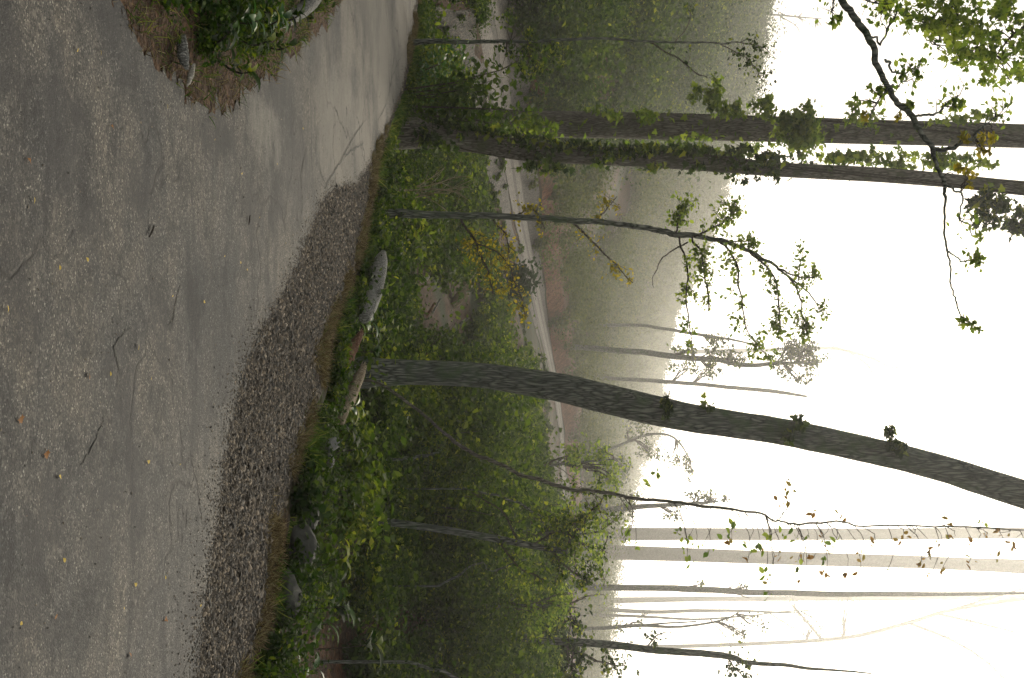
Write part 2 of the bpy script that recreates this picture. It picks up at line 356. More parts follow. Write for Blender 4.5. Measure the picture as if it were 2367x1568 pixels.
def height(x, y):
    x = np.asarray(x, float); y = np.asarray(y, float)
    yy = np.maximum(y, 2.0); u = x/yy*F+784
    dL = np.interp(u, lY, lD); zL = EYE+(np.interp(u, lY, lX)-1183.5)/F*dL
    dR = np.interp(u, rY, rD); zR = EYE+(np.interp(u, rY, rX)-1183.5)/F*dR
    e = edge_y(x); t = y-e
    hw = 2.6+.045*dL                     # half depth of the lane along the view
    lslope = .065
    z0 = -.55*ss(.15, 2.6, t)
    a = e+3.0; b = dL-hw
    k = np.clip((y-a)/np.maximum(b-a, .5), 0, 1)
    zb = zL-hw*lslope-.25
    z1 = z0+(zb+.55)*(k**1.1)
    lane = zL+(y-dL)*lslope
    k2 = ss(b-1.2, b, y)
    z = z1*(1-k2)+lane*k2
    c0 = dL+hw
    q = np.clip((y-c0)/np.maximum(dR-c0, 1), 0, 1)
    zt = zL+hw*lslope
    bank = zt+1.0*ss(0, 2.5, y-c0)
    hill = bank+(zR-zt-1.0)*(.35*q+.65*q**1.25)
    z = np.where(y > c0, hill, z)
    z = np.where(y > dR, zR-(y-dR)*.05, z)
    z = np.maximum(z, -8)
    rough = ss(.1, 1.5, t)*(1-ss(b-1.5, b, y)*(1-ss(c0, c0+2, y)))
    z = z+rough*(.07*vnoise(x, y, 1.1)+.16*vnoise(x, y, 3.7, 1)+.5*ss(0, 30, y-c0)*vnoise(x, y, 9, 2))
    # level road and its island
    z = np.where(t <= 0.15, 0.0, z)
    return z
def G(Y, d, dz=0.0):
    x = (Y-784)/F*d; return np.array((x, d, float(height(x, d))+dz))
def scr(p):
    p = np.asarray(p); return 1183.5+(p[..., 2]-EYE)/p[..., 1]*F, 784+p[..., 0]/p[..., 1]*F
uu = np.concatenate((np.linspace(-9000, -450, 60)[:-1], np.arange(-450, 2050, 11), np.linspace(2050, 10500, 60)))
dd = np.concatenate((np.arange(1.0, 6, .5), 6*np.exp(np.linspace(0, math.log(700/6.), 420))))
UU, DD = np.meshgrid(uu, dd); GX = (UU-784)/F*DD; GZ = height(GX, DD)
t_ = DD-edge_y(GX); GZ = GZ-np.where(t_ < .1, .03, 0)
acc = Acc(); nu = len(uu); i = np.arange(len(dd)-1)[:, None]*nu; j = np.arange(nu-1)[None]
acc.add(np.stack((GX, DD, GZ), -1), np.stack((i+j, i+j+1, i+nu+j+1, i+nu+j), -1), 4, .5)
acc.add([(-260, -120, -.03), (260, -120, -.03), (260, 1, -.03), (3.3, 1, -.03), (-3.7, 1, -.03), (-260, 1, -.03)], [0, 1, 2, 3, 4, 5], 6, .5)
tag(acc.build('ground', M['forest_floor'], smooth=True), 'brown leafy forest floor rising to a hazy hillside', kind='structure')

# asphalt road: outline as ground readings
def gp(X, Y, z=0.0):
    d = (EYE-z)*F/(1183.5-X); return ((Y-784)/F*d, d, z)
def smooth_line(pts, n=8, seed=0, amp=0.0):
    p = np.asarray(pts, float); m = len(p); tt = np.linspace(0, m-1, (m-1)*n+1)
    out = np.stack([np.interp(tt, np.arange(m), p[:, a]) for a in range(p.shape[1])], -1)
    kx = np.ones(5)/5
    for a in range(p.shape[1]):
        q = np.concatenate((np.repeat(out[0, a], 2), out[:, a], np.repeat(out[-1, a], 2))); out[:, a] = np.convolve(q, kx, 'valid')
    if amp:
        r = np.random.RandomState(seed); nn = np.cumsum(r.normal(0, 1, len(out))); nn -= np.linspace(nn[0], nn[-1], len(out))
        nn = nn/max(np.abs(nn).max(), 1e-6); out[:, 0] += amp*(nn*.6+r.normal(0, .5, len(out))); out[:, 1] += amp*r.normal(0, .4, len(out))
    return out
ASPH = [(460, 1568), (475, 1400), (508, 1200), (528, 1050), (560, 900), (572, 850), (600, 780), (650, 700), (690, 620), (715, 550), (744, 480), (775, 442), (832, 425), (862, 370), (893, 310), (932, 210), (952, 100), (962, 0)]
right = smooth_line([gp(*q)[:2] for q in ASPH], 14, 3, .035)
rl = np.vstack(([(11.5, -8), (4.0, 1.5)], right, [(-11.5, 21.9), (-30, 24.2)]))
ISL = [(255, -40), (285, 30), (330, 100), (370, 160), (420, 205), (465, 235), (505, 262), (535, 240), (575, 200), (640, 165), (700, 95), (760, 40), (815, -40)]
isl = smooth_line([gp(*q)[:2] for q in ISL], 10, 8, .075)
poly = np.vstack((rl, [(-30, 14.5)], [(-8, 12.3)], isl[::-1], [(-3.6, 4.2), (-9, 3.4), (-20, 2), (-20, -8)]))
import mathutils.geometry as mg
def polymesh(acc, poly, z, cell=None):
    tris = mg.tessellate_polygon([[Vector((p[0], p[1], 0)) for p in poly]])
    v = np.column_stack((poly, np.full(len(poly), z)))
    acc.add(v, np.array(tris), 3, .5)
acc = Acc(); polymesh(acc, poly, 0.0)
tag(acc.build('road', M['asphalt']), 'grey worn asphalt road bending away to the left', kind='structure')
# gravel verge bed between asphalt and bank
vx = np.linspace(-6.5, 11, 500); vy = edge_y(vx)
inner = rl[(rl[:, 0] < 11.6) & (rl[:, 0] > -6.4)]
vp = np.vstack((inner-np.array((.15, .2)), np.column_stack((vx, vy+.12))))
acc = Acc(); polymesh(acc, vp, -.008)
tag(acc.build('verge', M['gravel_bed']), 'bed of the dark gravel verge', kind='structure')
# reddish earth island on the left
ip = np.vstack((isl+np.array((.02, 0)), [(-9, 12.3), (-30, 14.5), (-30, 2.5), (-20, 2), (-9, 3.4), (-3.6, 4.2)]))
acc = Acc(); 
ctr = np.array((-3.2, 6.6))
def in_poly(px, py, poly):
    c_ = np.zeros(px.shape, bool); x0, y0 = poly[-1]
    for x1, y1 in poly:
        cond = ((y1 > py) != (y0 > py)); 
        with np.errstate(divide='ignore', invalid='ignore'): xi = (x0-x1)*(py-y1)/(y0-y1)+x1
        c_ ^= cond & (px < xi); x0, y0 = x1, y1
    return c_
def bdist(px, py, line):
    d = np.full(px.shape, 1e9)
    for (x0, y0), (x1, y1) in zip(line[:-1], line[1:]):
        L = (x1-x0)**2+(y1-y0)**2+1e-9; t = np.clip(((px-x0)*(x1-x0)+(py-y0)*(y1-y0))/L, 0, 1)
        d = np.minimum(d, np.hypot(px-x0-t*(x1-x0), py-y0-t*(y1-y0)))
    return d
gx, gy = np.meshgrid(np.arange(-6.5, -.6, .06), np.arange(3.6, 12.4, .06))
ins = in_poly(gx, gy, ip); bd = bdist(gx, gy, isl[::3])
def island_h(x, y):
    x = np.asarray(x, float); y = np.asarray(y, float)
    b = bdist(x, y, isl[::3]); i_ = in_poly(x, y, ip)
    return np.where(i_, .004+.16*ss(0.05, .8, b)+.03*vnoise(x, y, .3)*ss(0, .3, b), -.02)
gz = np.where(ins | (bd < .08), np.where(ins, island_h(gx, gy), -.02), -.02)
nn = gx.shape[1]; i = np.arange(gx.shape[0]-1)[:, None]*nn; j = np.arange(nn-1)[None]
fq = np.stack((i+j, i+j+1, i+nn+j+1, i+nn+j), -1).reshape(-1, 4)
keep = ins.ravel()[fq].any(1)
acc.add(np.stack((gx, gy, gz), -1), fq[keep], 4, .5)
tag(acc.build('island', M['earth_red'], smooth=True), 'reddish earth island beside the road', kind='structure')

# far gravel lane laid on the slope
acc = Acc()
cY = np.linspace(-260, 1800, 260); cD = np.interp(cY, lY, lD); cx = (cY-784)/F*cD
pts = np.column_stack((cx, cD)); tg = nrm(np.gradient(pts, axis=0)); side = np.column_stack((tg[:, 1], -tg[:, 0]))
def ribbon(mat_i, offs, dz, acc):
    rows = []
    for o1 in offs:
        q = pts+side*np.broadcast_to(o1, (len(pts),))[:, None]
        rows.append(np.column_stack((q, height(q[:, 0], q[:, 1])+dz)))
    v = np.stack(rows, 1); m = len(offs); i = np.arange(len(pts)-1)[:, None]*m; j = np.arange(m-1)[None]
    acc.add(v, np.stack((i+j, i+j+1, i+m+j+1, i+m+j), -1), 4, .5, mat_i)
ribbon(0, list(np.linspace(-2.1, 2.1, 11)), .03, acc)
for s_ in (-1, 1): ribbon(1, list(np.linspace(s_*.85-.58, s_*.85+.58, 4)) if True else 0, .04, acc)
tag(acc.build('lane', [M['lane_edge'], M['lane']]), 'pale gravel lane with two wheel tracks climbing the slope', kind='structure')

# reddish cut bank above the lane
acc = Acc(); ribbon(0, list(np.linspace(-5.6, -2.15, 12)+0), .05, acc)
tag(acc.build('bank', M['bank_earth']), 'reddish brown earth bank cut along the upper side of the lane', kind='structure')
# ------------------------------------------------------------------ loose gravel
ico_v = np.array([(1, 0, 0), (-1, 0, 0), (0, 1, 0), (0, -1, 0), (0, 0, 1), (0, 0, -1), (.6, .6, .5), (-.6, -.6, .45), (.6, -.6, .5), (-.6, .6, .45)])
oct_f = np.array([(0, 6, 4), (6, 2, 4), (0, 2, 6), (2, 9, 4), (9, 1, 4), (2, 1, 9), (1, 7, 4), (7, 3, 4), (1, 3, 7), (3, 8, 4), (8, 0, 4), (3, 0, 8)])
def pebbles(rng, xy, z, size, acc, rnd=None):
    n = len(xy); v = ico_v[None]*(1+rng.normal(0, .18, (n, 10, 1)))*size[:, None, None]*rng.uniform(.6, 1.2, (n, 1, 3))*np.array((1, 1, .65))
    a = rng.uniform(0, 6.28, n); ca, sa = np.cos(a)[:, None], np.sin(a)[:, None]
    tl = rng.normal(0, .3, (n, 1))
    X = v[..., 0]*ca-v[..., 1]*sa; Y = v[..., 0]*sa+v[..., 1]*ca; Z = v[..., 2]+tl*v[..., 0]
    vv = np.stack((X+xy[:, 0:1], Y+xy[:, 1:2], Z+np.asarray(z).reshape(-1, 1)), -1)
    f = oct_f[None]+(np.arange(n)*10)[:, None, None]
    acc.add(vv, f, 3, np.repeat(rng.random(n) if rnd is None else rnd, 10))
rng = np.random.RandomState(11)
rly = lambda x: np.interp(x, rl[::-1][:, 0][np.argsort(rl[::-1][:, 0])], rl[::-1][:, 1][np.argsort(rl[::-1][:, 0])])
x = rng.uniform(-6, 4.5, 150000); lo = rly(x); hi = edge_y(x); y = lo+(hi-lo-.12)*rng.uniform(-.02, 1.03, len(x))
dens = np.clip((hi-lo)/2.6, .05, 1)*(vnoise(x, y, .35)*.25+.85)
k_ = rng.random(len(x)) < dens; x, y = x[k_], y[k_]
sz = rng.lognormal(math.log(.007), .45, len(x)).clip(.003, .028)
acc = Acc(); pebbles(rng, np.column_stack((x, y)), sz*.1, sz, acc)
x = rng.uniform(-5, 4.2, 5200); lo = rly(x); hi = edge_y(x); y = lo+(hi-lo)*rng.beta(2, 1.3, len(x)); sz = rng.lognormal(math.log(.012), .35, len(x)).clip(.007, .028)
pebbles(rng, np.column_stack((x, y)), sz*.35, sz, acc, rng.random(len(x))*.85)
# strays on the asphalt near the edge
x = rng.uniform(-5.5, 4, 12000); y = rly(x)-rng.exponential(.14, len(x))-.005
sz = rng.uniform(.0025, .007, len(x)); pebbles(rng, np.column_stack((x, y)), sz*.3, sz, acc)
# grit over the whole road
x = rng.uniform(-4, 4, 2600); y = rng.uniform(3.3, 12, 2600); k_ = (y < rly(x)) & ~in_poly(x, y, ip); x, y = x[k_], y[k_]
sz = rng.uniform(.002, .006, len(x)); pebbles(rng, np.column_stack((x, y)), sz*.3, sz, acc)
tag(acc.build('gravel', M['pebble']), 'dark loose gravel lying along the verge', kind='stuff')

# ------------------------------------------------------------------ grasses
def blades(acc, rng, xy, z, L, lean=.5, rnd=None):
    n = len(xy); ax = rng.normal(0, lean, (n, 3)); ax[:, 2] = 1
    nr = rng.normal(0, 1, (n, 3)); nr[:, 2] = .2
    leaves(acc, np.column_stack((xy, z)), L, ax, nr, 'blade', rng.random(n) if rnd is None else rnd)
def allh(x, y): return height(x, y)
acc = Acc()
x = rng.uniform(-6.5, 4, 110000); t = rng.normal(-.16, .17, len(x))+.22*vnoise(x, x*0, .45); e = edge_y(x); y = e+t
pn = vnoise(x, y, .5)+.6*vnoise(x, y, .17, 1); k_ = (pn > -.12+np.abs(t+.1)*1.1); x, y, t = x[k_], y[k_], t[k_]
blades(acc, rng, np.column_stack((x, y)), allh(x, y)-.01, rng.uniform(.02, .11, len(x)), 1.3)
x = rng.uniform(-4.5, -.9, 30000); y = rng.uniform(4, 10.5, len(x)); b = bdist(x, y, isl[::3]); k_ = in_poly(x, y, ip) & (b < .5) & (vnoise(x, y, .2, 1)-b*.8 > -.35); x, y = x[k_], y[k_]
blades(acc, rng, np.column_stack((x, y)), island_h(x, y)-.005, rng.uniform(.02, .08, len(x)), 1.3)
tag(acc.build('dry_grass', M['grass_dry']), 'strip of dry tan grass and moss along the gravel edge', kind='stuff')
acc = Acc()
x = rng.uniform(-7, 4.5, 26000); y = edge_y(x)+rng.uniform(-.02, 1.3, len(x)); k_ = vnoise(x, y, .4, 2) > .0; x, y = x[k_], y[k_]
blades(acc, rng, np.column_stack((x, y)), allh(x, y)-.01, rng.uniform(.04, .2, len(x)), .75)
# island grass
x = rng.uniform(-5.5, -.9, 30000); y = rng.uniform(4, 11, len(x)); b = bdist(x, y, isl[::3]); k_ = in_poly(x, y, ip) & (b > .03) & (vnoise(x, y, .35, 1)+b*1.6+(y<6.2)*.3 > .15); x, y = x[k_], y[k_]
blades(acc, rng, np.column_stack((x, y)), island_h(x, y)-.01, rng.uniform(.02, .11, len(x)), .9)
tag(acc.build('grass', M['grass']), 'green grass at the top of the bank and on the island', kind='stuff')

# ------------------------------------------------------------------ undergrowth masses
def brush(acc, rng, bases, H, nst, nlf, size, tmpl, mi=0, spreadr=.55, stems=None, jit=.08, rnd_c=None, up=.8):
    """bases (n,3), H (n): stems with leaves strung along them"""
    n = len(bases)
    if n == 0: return
    B = np.repeat(bases, nst, 0); h = np.repeat(H, nst)*rng.uniform(.45, 1.05, n*nst)
    az = rng.uniform(0, 6.283, n*nst); out = rng.uniform(.1, spreadr, n*nst)*h
    d1 = np.column_stack((np.cos(az)*out, np.sin(az)*out, h))
    B0 = B+np.column_stack((np.cos(az), np.sin(az), 0*az))*(h*.08)[:, None]
    t = rng.uniform(.2, 1.0, (n*nst, nlf))**.8
    arch = np.stack((t**1.4, t**1.4, t-.22*t**3), -1)
    p = B0[:, None]+d1[:, None]*arch+rng.normal(0, 1, (n*nst, nlf, 3))*(jit*h**.5)[:, None, None]
    p = p.reshape(-1, 3)
    base_r = np.clip(np.repeat(rng.random(n), nst)*.75+rng.random(n*nst)*.35-.05, 0, 1) if rnd_c is None else np.repeat(rnd_c, nst)
    rr = np.clip(np.repeat(base_r, nlf)*.6+rng.random(len(p))*.5-.05, 0, 1)
    sz = np.repeat(np.broadcast_to(size, (n,))*rng.choice((.55, .75, 1.0, 1.25), n), nst*nlf)
    rleaf(acc, rng, p, sz, tmpl, up, .25, rr, mi)
    if stems is not None:
        for q in range(n*nst):
            tt = np.linspace(0, 1, 4); a_ = np.stack((tt**1.4, tt**1.4, tt-.22*tt**3), -1)
            stems.tube(B0[q]+d1[q]*a_, np.linspace(.006, .002, 4)*max(h[q], .3)*1.2, 3, cap=False)
XM_Y = [-400, 0, 100, 200, 300, 400, 500, 600, 700, 800, 840, 1000, 1050, 1150, 1250, 1400, 1568, 2200]
XM_X = [1070, 1070, 1090, 1105, 1140, 1120, 1145, 1165, 1190, 1212, 1245, 1258, 1268, 1300, 1350, 1330, 1320, 1320]
def cap_h(Y, d, H):
    xm = np.interp(Y, XM_Y, XM_X); g = height((Y-784)/F*d, d)
    return np.minimum(H, np.maximum((xm-1183.5)/F*d+EYE-g, .12))
def place(rng, n, Y0, Y1, d0, d1, power=1.0):
    Y = rng.uniform(Y0, Y1, n); d = d0+(d1-d0)*rng.random(n)**power
    return Y, d
def put(Y, d): x = (Y-784)/F*d; return np.column_stack((x, d, height(x, d)))
def clear(Y, d):
    bad = ((np.abs(Y-868) < 62) & (d < 13.2)) | ((np.abs(Y-1222) < 45) & (d < 14)) | ((np.abs(Y-1447) < 34) & (d < 21)) | ((np.abs(Y-500) < 24) & (d < 14)) | ((np.abs(Y-325) < 60) & (d < 17.5))
    return ~bad
def off_logs(Y, d):
    x = (Y-784)/F*d; X = 1183.5+(height(x, d)-EYE)/d*F; ok = np.ones(len(Y), bool)
    for a, b, c_, e in ((1000, 640, 1090, 745), (945, 630, 995, 665), (960, 685, 1025, 780), (1335, 90, 1405, 260)):
        ok &= ~((X > a-45) & (X < c_) & (Y > b) & (Y < e))
    return ok
rng = np.random.RandomState(21)
# a) low plants right behind the verge
acc = Acc(); st = Acc()
xx = rng.uniform(-9, 6, 1500); dy = .3+rng.random(1500)**1.3*4.5; yy = edge_y(xx)+dy
Y = xx/yy*F+784
Hh = rng.uniform(.15, .5, len(xx))*(1+.5*ss(700, 1300, Y)); Hh = np.where(dy < .8, Hh*.5, Hh)
k_ = (vnoise(xx, yy, .9, 1) > -.55) & (clear(Y, yy) | (Hh < .22)); b = np.column_stack((xx, yy, allh(xx, yy)))[k_]
brush(acc, rng, b, Hh[k_], 8, 18, .06, 'oval', 0, .8, st)
tag(acc.build('undergrowth', M['leaf']), 'low green weeds filling the ditch behind the verge', kind='stuff')
# b) carpet on the slope up to the lane
acc = Acc()
Y, d = place(rng, 3600, -350, 1900, 13, 60, 1.5); x_ = (Y-784)/F*d
lim = np.interp(Y, lY, lD)-np.interp(Y, lY, lD)*.06-3.0; k_ = (d > edge_y(x_)+1.5) & (d < lim) & (vnoise(x_, d, 3.2, 2)+.5*vnoise(x_, d, 1.2, 1) > np.where(Y < 830, -.02, -.4)) & clear(Y, d) & off_logs(Y, d); Y, d = Y[k_], d[k_]
H = cap_h(Y, d, rng.uniform(.15, .75, len(Y))*(.8+.03*d))
brush(acc, rng, put(Y, d), H, 9, 20, .05+.0024*d, 'diamond', 0, .8, None, .1)
tag(acc.build('undergrowth', M['leaf']), 'dark ground cover spread over the slope below the lane', kind='stuff')
acc = Acc()
Y, d = place(rng, 1100, -350, 900, 12, 55, 1.3); x_ = (Y-784)/F*d
lim = np.interp(Y, lY, lD)-np.interp(Y, lY, lD)*.06-2; k_ = (d > edge_y(x_)+1.2) & (d < lim) & (vnoise(x_, d, 1.7, 0) > -.1) & clear(Y, d) & off_logs(Y, d); Y, d = Y[k_], d[k_]
H = cap_h(Y, d, rng.uniform(.3, 1.3, len(Y))*(.8+.02*d))
brush(acc, rng, put(Y, d), H, 6, 15, .05+.0028*d, 'oval', 0, .9, st, .1)
tag(acc.build('undergrowth', M['leaf_bright']), 'yellow green sprigs standing among the ground cover left of the big leaning trunk', kind='stuff')
# c) taller bushes, right-hand thicket
acc = Acc(); st2 = Acc()
Y, d = place(rng, 620, 880, 1900, 11.5, 34, 1.2); x_ = (Y-784)/F*d; k_ = (d > edge_y(x_)+2.2) & clear(Y, d) & (vnoise(x_, d, 2.1) > -.35); Y, d = Y[k_], d[k_]
H = cap_h(Y, d, rng.uniform(.7, 3.2, len(Y))*(.6+.4*ss(900, 1200, Y))*(.3+.7*ss(13, 18, d)))
brush(acc, rng, put(Y, d), H, 13, 52, .062+.0024*d, 'diamond', 0, .8, None, .14)
sel = rng.choice(len(Y), 110, False); brush(acc, rng, put(Y[sel], d[sel]), H[sel]*1.05, 5, 34, .055+.0018*d[sel], 'oval', 0, .8, st, .08)
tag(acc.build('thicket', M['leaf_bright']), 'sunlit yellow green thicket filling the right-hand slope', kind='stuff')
acc = Acc()
Y, d = place(rng, 560, 860, 1900, 16, 50, 1.0); x_ = (Y-784)/F*d; k_ = (d > edge_y(x_)+2.2) & clear(Y, d); Y, d = Y[k_], d[k_]
H = cap_h(Y, d, rng.uniform(.8, 4.0, len(Y)))
brush(acc, rng, put(Y, d), H, 12, 55, .055+.0018*d, 'diamond', 0, .7, None, .14)
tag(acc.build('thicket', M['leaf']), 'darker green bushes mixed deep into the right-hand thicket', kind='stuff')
for a_ in (st,): tag(a_.build('stems', M['bark_thin']), 'thin brown stems tangled inside the undergrowth', kind='stuff')
# d) beyond the lane: left wood and the misty hill
acc = Acc()
Y, d = place(rng, 4600, -500, 330, 30, 262, 1.35); lim = np.interp(Y, lY, lD)*1.05+2.6; k_ = (d > lim) & off_logs(Y, d); Y, d = Y[k_], d[k_]
x_ = (Y-784)/F*d
H = rng.uniform(.6, 2.8, len(Y))*(.8+d/160)*(1-.35*ss(190, 260, d))*(1+.7*(vnoise(x_, d, 6)>.2))
brush(acc, rng, put(Y, d), H, 8, 34, .12+.0018*d, 'diamond', 0, .8, None, .2)
tag(acc.build('woodland', M['leaf']), 'dense green wood covering the left hillside above the lane', kind='stuff')
acc = Acc()
Y, d = place(rng, 11000, 250, 1900, 42, 340, 1.15); lim = np.interp(Y, lY, lD)*1.05+2.4; x_ = (Y-784)/F*d
k_ = (d > lim) & (d < np.interp(Y, rY, rD)+3) & (vnoise(x_, d, 13, 1)+.6*vnoise(x_, d, 5, 2) > -.15-ss(70, 90, d)*.3-ss(110, 160, d)*2); Y, d = Y[k_], d[k_]
H = rng.uniform(.3, 2.2, len(Y))*(1+ss(950, 1200, Y)*1.5)*(.7+d/200)
brush(acc, rng, put(Y, d), H, 8, 16, .09+.0014*d, 'diamond', 0, .9, None, .16)
Y = rng.uniform(560, 1500, 520); d = np.interp(Y, rY, rD)*rng.uniform(.86, 1.0, len(Y))
H = rng.uniform(2.5, 9.5, len(Y))*(.35+.65*ss(700, 1000, Y)); brush(acc, rng, put(Y, d), H, 9, 40, .5, 'diamond', 0, .7, None, .25)
tag(acc.build('woodland', M['leaf_olive']), 'patchy bushes fading on the misty hill beyond the lane', kind='stuff')

# ------------------------------------------------------------------ trees
def path3(pts, d, n=6, wob=0.0, seed=0):
    """pts: (X, Y, width[, d]) -> positions, radii"""
    q = np.array([(p[0], p[1], p[2], p[3] if len(p) > 3 else d) for p in pts], float); m = len(q)
    tt = np.linspace(0, m-1, (m-1)*n+1)
    try_ = [np.interp(tt, np.arange(m), q[:, a]) for a in range(4)]
    if m > 2:   # Catmull-Rom
        out = []
        for a in range(4):
            e = np.concatenate(([2*q[0, a]-q[1, a]], q[:, a], [2*q[-1, a]-q[-2, a]])); i0 = np.minimum(tt.astype(int), m-2); f = tt-i0
            p0, p1, p2, p3 = e[i0], e[i0+1], e[i0+2], e[i0+3]
            out.append(.5*(2*p1+(p2-p0)*f+(2*p0-5*p1+4*p2-p3)*f*f+(3*p1-p0-3*p2+p3)*f**3))
        try_ = out
    X, Y, W, D = try_
    pos = np.stack(((Y-784)/F*D, D, EYE+(X-1183.5)/F*D), -1); rad = np.maximum(W, .8)/2/F*D
    if wob:
        r = np.random.RandomState(seed); w_ = r.normal(0, 1, pos.shape); w_ = (w_+np.roll(w_, 1, 0)+np.roll(w_, -1, 0))/2
        pos[1:] += w_[1:]*wob
    return pos, rad
def down_to_ground(pos, rad, sink=.15):
    g = float(height(pos[0, 0], pos[0, 1]))-sink
    if pos[0, 2] > g+.1:
        n = max(2, int((pos[0, 2]-g)/.3)); zz = np.linspace(g, pos[0, 2], n+1)[:-1]
        add = np.column_stack((np.full(n, pos[0, 0]), np.full(n, pos[0, 1]), zz))
        pos = np.vstack((add, pos)); rad = np.concatenate((np.full(n, rad[0])*np.linspace(1.15, 1, n), rad))
    return pos, rad
def twig(rng, p0, dir_, L, r, n=6, wig=.25, droop=.0):
    p = [np.array(p0, float)]; d = nrm(np.array(dir_, float))
    for i_ in range(n):
        d = nrm(d+rng.normal(0, wig, 3)+np.array((0, 0, -droop))); p.append(p[-1]+d*L/n)
    return np.array(p), np.linspace(r, r*.35, n+1)
def spray(rng, tw, lv, p0, dir_, L, r, depth=1, nsub=5, leaf_n=7, wig=.22, droop=.05, jit=.03, flat=.5):
    """a leafy branchlet with side twigs; appends tube geometry to tw and leaf points to lv"""
    p, rr = twig(rng, p0, dir_, L, r, 7, wig, droop)
    tw.tube(p, rr, 4 if r < .008 else 6, cap=False)
    if depth > 0:
        for k in range(nsub):
            t = rng.uniform(.2, 1); i_ = min(int(t*7), 6); q = p[i_]+(p[i_+1]-p[i_])*(t*7-i_)
            dd_ = nrm(p[i_+1]-p[i_]); s_ = rng.normal(0, 1, 3); s_[2] *= flat; s_ = nrm(s_-dd_*np.dot(s_, dd_))
            spray(rng, tw, lv, q, dd_*.6+s_, L*rng.uniform(.3, .55), r*.55, depth-1, nsub, leaf_n, wig, droop, jit, flat)
    else:
        t = rng.uniform(.15, 1.05, leaf_n); i_ = np.minimum((t*7).astype(int), 6)
        lv.append(p[i_]+(p[i_+1]-p[i_])*(t*7-i_)[:, None]+rng.normal(0, jit, (leaf_n, 3)))
def reach(tw, rng, anchors, target, r=.004, n=7):
    p0 = anchors[int(np.argmin(np.linalg.norm(anchors-target, axis=1)))]; tt = np.linspace(0, 1, n)[:, None]; L = np.linalg.norm(target-p0)
    tw.tube(p0+(target-p0)*tt+rng.normal(0, .06*L, (n, 3))*np.sin(tt*3.14), np.linspace(r, r*.4, n), 4, cap=False)
def foliage(parent, name, rng, lv, size, tmpl, mat, up=.7, droop=.3):
    a = Acc(); pts_ = np.concatenate(lv) if isinstance(lv, list) else lv
    rleaf(a, rng, pts_, np.full(len(pts_), size), tmpl, up, droop)
    return a.build(name, mat, parent)
def clump(rng, X, Y, d, sx, sy, sd, n):
    """points in an uneven blob given by centre reading and spreads in readings, depth spread in metres"""
    m = max(3, n//22); cx_ = rng.normal(0, .55, (m, 3)); idx = rng.randint(0, m, n)
    q = cx_[idx]+rng.normal(0, .22, (n, 3)); D = d+q[:, 2]*sd
    return np.stack(((Y+q[:, 1]*sy-784)/F*D, D, EYE+(X+q[:, 0]*sx-1183.5)/F*D), -1)
def tree(name, label, pts, d, bark, cat='tree', group=None, sides=14, rough=.03, n=6, wob=0, flare=.3, seed=1, ground=True):
    pos, rad = path3(pts, d, n, wob, seed)
    if ground: pos, rad = down_to_ground(pos, rad)
    e = empty(name, pos[0]+np.array((0, 0, .15)), label, cat, group)
    r = np.random.RandomState(seed); a = Acc(); a.tube(pos, rad, sides, rough, r, flare=flare if ground else 0)
    a.build('trunk', bark, e, smooth=sides > 8)
    return e, pos, rad

# A: leaning dark tree
A = [(850, 861, 60), (950, 861, 57), (1100, 867, 57), (1200, 881, 62), (1300, 898, 67), (1400, 922, 69), (1500, 946, 70), (1600, 967, 66), (1700, 982, 63), (1800, 997, 62), (1900, 1017, 62), (2000, 1039, 61), (2100, 1062, 61), (2200, 1090, 62), (2300, 1122, 64), (2420, 1160, 66), (2600, 1210, 60)]
eA, pA, rA = tree('leaning_tree', 'large dark bare trunk leaning to the right beside the verge', A, 12.5, M['bark'], sides=40, n=10, rough=.022, seed=3)
def sprig(parent, rng, specs, d, size, tmpl, mat, name='foliage'):
    lv = [clump(rng, X, Y, d, sx, sy, .12, n) for X, Y, sx, sy, n in specs]
    tw = Acc()
    for X, Y, sx, sy, n in specs:
        for _ in range(4):
            reach(tw, rng, pA, P(X+rng.uniform(-1, 1)*sx, Y+rng.uniform(-1, 1)*sy, d), .005)
    tw.build('twigs', M['bark_thin'], parent)
    return foliage(parent, name, rng, lv, size, tmpl, mat)
rng = np.random.RandomState(31)
sprig(eA, rng, [(1550, 935, 22, 25, 46), (1630, 930, 12, 14, 12), (1835, 990, 22, 24, 50), (2065, 1018, 26, 24, 120), (1848, 968, 12, 10, 12)], 12.3, .075, 'lobed', M['leaf'])

